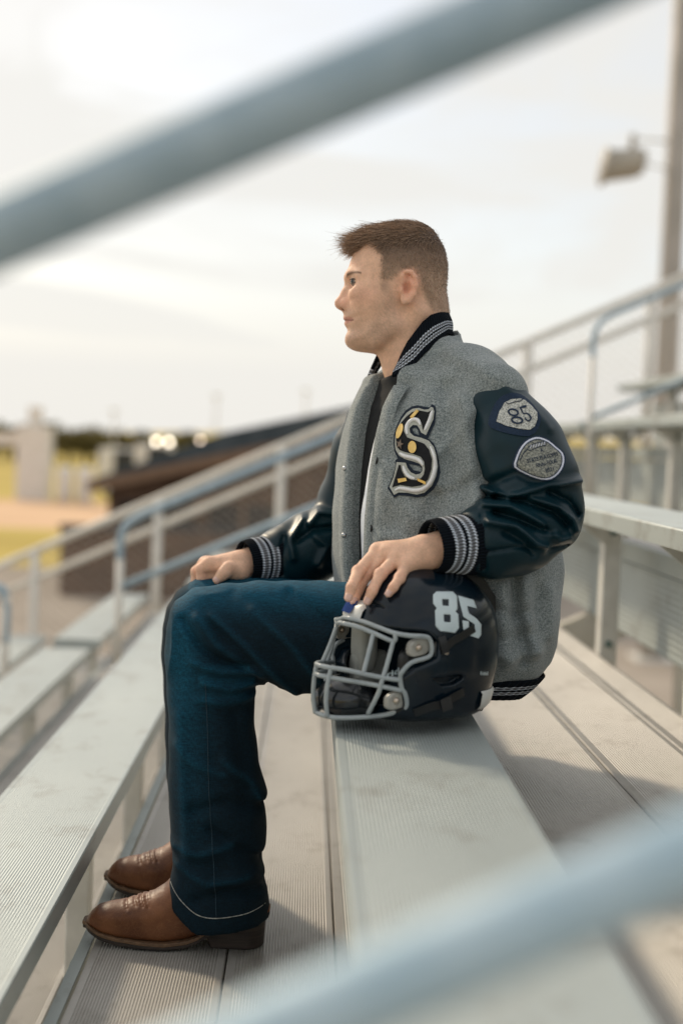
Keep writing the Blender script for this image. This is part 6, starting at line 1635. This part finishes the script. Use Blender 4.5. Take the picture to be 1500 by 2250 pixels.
black_s = [(1000, 290), (930, 332), (830, 312), (720, 292), (600, 332), (480, 430), (370, 560), (300, 720), (275, 900), (285, 1030), (345, 1110), (440, 1150), (620, 1190), (780, 1250), (850, 1350), (866, 1500), (842, 1620), (790, 1690), (700, 1735), (570, 1720), (450, 1650), (390, 1540), (365, 1420), (330, 1420), (290, 1560), (195, 1880), (250, 1860), (360, 1830), (600, 1870), (800, 1840), (930, 1720), (1000, 1500), (1010, 1300), (950, 1100), (850, 980), (640, 900), (500, 850), (430, 720), (450, 600), (520, 500), (640, 432), (740, 452), (800, 560), (825, 700), (900, 560)]
hole1 = [(600, 665), (690, 642), (740, 720), (752, 812), (650, 765)]
hole2 = [(530, 1400), (760, 1440), (812, 1500), (790, 1562), (640, 1530)]
V, F = drape([zS(outer_s), zS(hole1), zS(hole2)], o_jk, DIRY, bvh_jk, 0.0026, 0.0026, 4.0); letter = build("chest_letter", V, F, M_NAVYFELT, jacket, smooth=False)
letter["label"] = "white edged black letter S with gold pins"
V, F = drape([zS(white_s)], o_jk, DIRY, bvh_jk, 0.0040, 0.0013, 3.2); build("letter_edge", V, F, M_CHENILLE, jacket, smooth=False)
V, F = drape([zS(black_s)], o_jk, DIRY, bvh_jk, 0.0052, 0.0011, 3.2); build("letter_face", V, F, M_BLACKFELT, jacket, smooth=False)
def cord(pts, r, mat, name="letter_cord"):
    out = []
    for p in bezier_path(pts, 6):
        px, py = zS([p])[0]; h = cast(bvh_jk, o_jk(px, py), DIRY); out.append(h[0] + np.array([0, -0.0046, 0]))
    n_ = len(out); MB().tube(out, [r * (0.45 + 0.55 * min(1, 5 * min(i, n_ - 1 - i) / n_)) for i in range(n_)], 8).build(name, mat, jacket, smooth=True)
for c_, r_ in (([(1020, 300), (960, 500), (862, 715)], 0.0030), ([(775, 600), (735, 510), (640, 480), (540, 545), (492, 650), (505, 790)], 0.0034), ([(350, 1175), (460, 1235), (640, 1275), (760, 1330), (832, 1430)], 0.0034), ([(425, 1440), (470, 1570), (550, 1660), (660, 1705)], 0.0032),
               ([(980, 1040), (1060, 1250), (1078, 1450), (1035, 1650), (950, 1815), (820, 1915), (660, 1945), (500, 1920), (350, 1900), (255, 1945)], 0.0036)): cord(c_, r_, M_CORD)
def pin(poly, mat, name="award_pin", lift=0.0085):
    V, F = drape([zS(poly)], o_jk, DIRY, bvh_jk, lift, 0.003, 3); build(name, V, F, mat, jacket, smooth=False)
pin([(555, 430), (690, 275), (740, 310), (605, 468)], M_GOLD); pin([(302, 1705), (470, 1680), (492, 1745), (320, 1785)], M_GOLD); pin([(705, 1690), (870, 1760), (885, 1825), (715, 1745)], M_GOLD)
pin(ring_pts(602, 1050, 85, 125, 0.0, 20), M_GOLD); pin(ring_pts(340, 720, 58, 160, 0.32, 20), M_GOLD)
st_ = []
for k in range(10):
    a = math.radians(-75 + 36 * k); r_ = 110 if k % 2 == 0 else 42; st_.append((348 + 0.75 * r_ * math.cos(a), 990 + r_ * math.sin(a)))
pin(st_, M_BRONZE)
# sleeve patches
def zP(pts): return [(1060 + x / 7.5, 840 + y / 7.5) for x, y in pts]
o_sl = cam_origin(bvh_sl, 2.22)
p1o = [tuple(p) for p in smooth_poly([(85, 690), (140, 480), (230, 310), (340, 210), (480, 170), (620, 190), (760, 290), (880, 430), (952, 560), (935, 700), (870, 820), (760, 885), (560, 870), (330, 822), (170, 762)], 2)]
p1i = [(222, 642), (270, 480), (360, 330), (470, 275), (620, 265), (690, 290), (800, 380), (890, 490), (897, 600), (852, 722), (770, 780), (600, 762), (380, 712)]
def lay(polys, off, th, mat, name, step=4):
    V, F = drape([zP(p) for p in polys], o_sl, DIRY, bvh_sl, off, th, step); return build(name, V, F, mat, jacket, smooth=False)
lay([p1o], 0.0022, 0.0022, M_BLUEFELT, "sleeve_patch")["label"] = "football shaped sleeve patch reading 85"
lay([p1i], 0.0038, 0.0015, M_SPECKLE, "patch_face", 3)
for rg in (ring_pts(497, 492, 78, 50, 0.25), ring_pts(560, 622, 88, 50, 0.12)): lay(ribbon(rg, 30, True), 0.0050, 0.0012, M_BLUEFELT, "patch_digit", 2)
lay(ribbon([(712, 392), (655, 402), (612, 415), (640, 470), (660, 515), (712, 505), (765, 540), (790, 590), (762, 635), (715, 620), (688, 580)], [44, 40, 36, 24, 20, 24, 30, 30, 26, 24, 26]), 0.0050, 0.0012, M_BLUEFELT, "patch_digit", 2)
lay(ribbon([(372, 332), (430, 352), (520, 318), (610, 308), (655, 275)], 12), 0.0050, 0.0012, M_BLUEFELT, "patch_lace", 2)
p2w = [tuple(p) for p in smooth_poly([(520, 1400), (535, 1270), (600, 1110), (700, 980), (820, 915), (930, 903), (1080, 960), (1200, 1060), (1312, 1160), (1337, 1300), (1290, 1440), (1180, 1560), (1040, 1605), (880, 1580), (700, 1508)], 2)]
cen = np.array([935, 1270.0])
def scl(poly, s_): return [tuple(cen + (np.array(p) - cen) * s_) for p in poly]
lay([scl(p2w, 1.07)], 0.0022, 0.0022, M_BLUEFELT, "sleeve_patch")["label"] = "football shaped sleeve patch with state playoffs lettering"
lay([p2w], 0.0036, 0.0014, M_LILAC, "patch_border", 3); lay([scl(p2w, 0.925)], 0.0046, 0.0010, M_BLUEFELT, "patch_ring", 3); lay([scl(p2w, 0.88)], 0.0056, 0.0010, M_SPECKLE2, "patch_face", 3)
lay(ribbon([(725, 1100), (740, 1060), (860, 1000), (1000, 975), (1045, 1010), (1030, 1035), (900, 1065), (770, 1125)], 12, True), 0.0066, 0.0010, M_BLUEFELT, "patch_lace", 2)
lay(ribbon([(600, 1290), (660, 1170), (725, 1100)], 12), 0.0066, 0.0010, M_BLUEFELT, "patch_lace", 2)
for k in range(6): lay(ribbon([(770 + 45 * k, 1090 - 12 * k), (790 + 45 * k, 1035 - 12 * k)], 10), 0.0068, 0.0010, M_LILAC, "patch_lace", 2)
for txt, c_, w_ in (("A", (958, 1112), 50), ("STATE PLAYOFFS", (972, 1236), 520), ("FINAL FOUR", (1040, 1330), 350), ("2021", (1088, 1436), 145)):
    c2 = zP([c_])[0]; an = -0.24
    V, F = drape_text(txt, c2, (w_ / 7.5 * math.cos(an), w_ / 7.5 * math.sin(an)), (66 / 7.5 * math.sin(an), -66 / 7.5 * math.cos(an)), o_sl, DIRY, bvh_sl, 0.0066)
    build("patch_lettering", V, F, M_BLUEFELT, jacket, smooth=False)
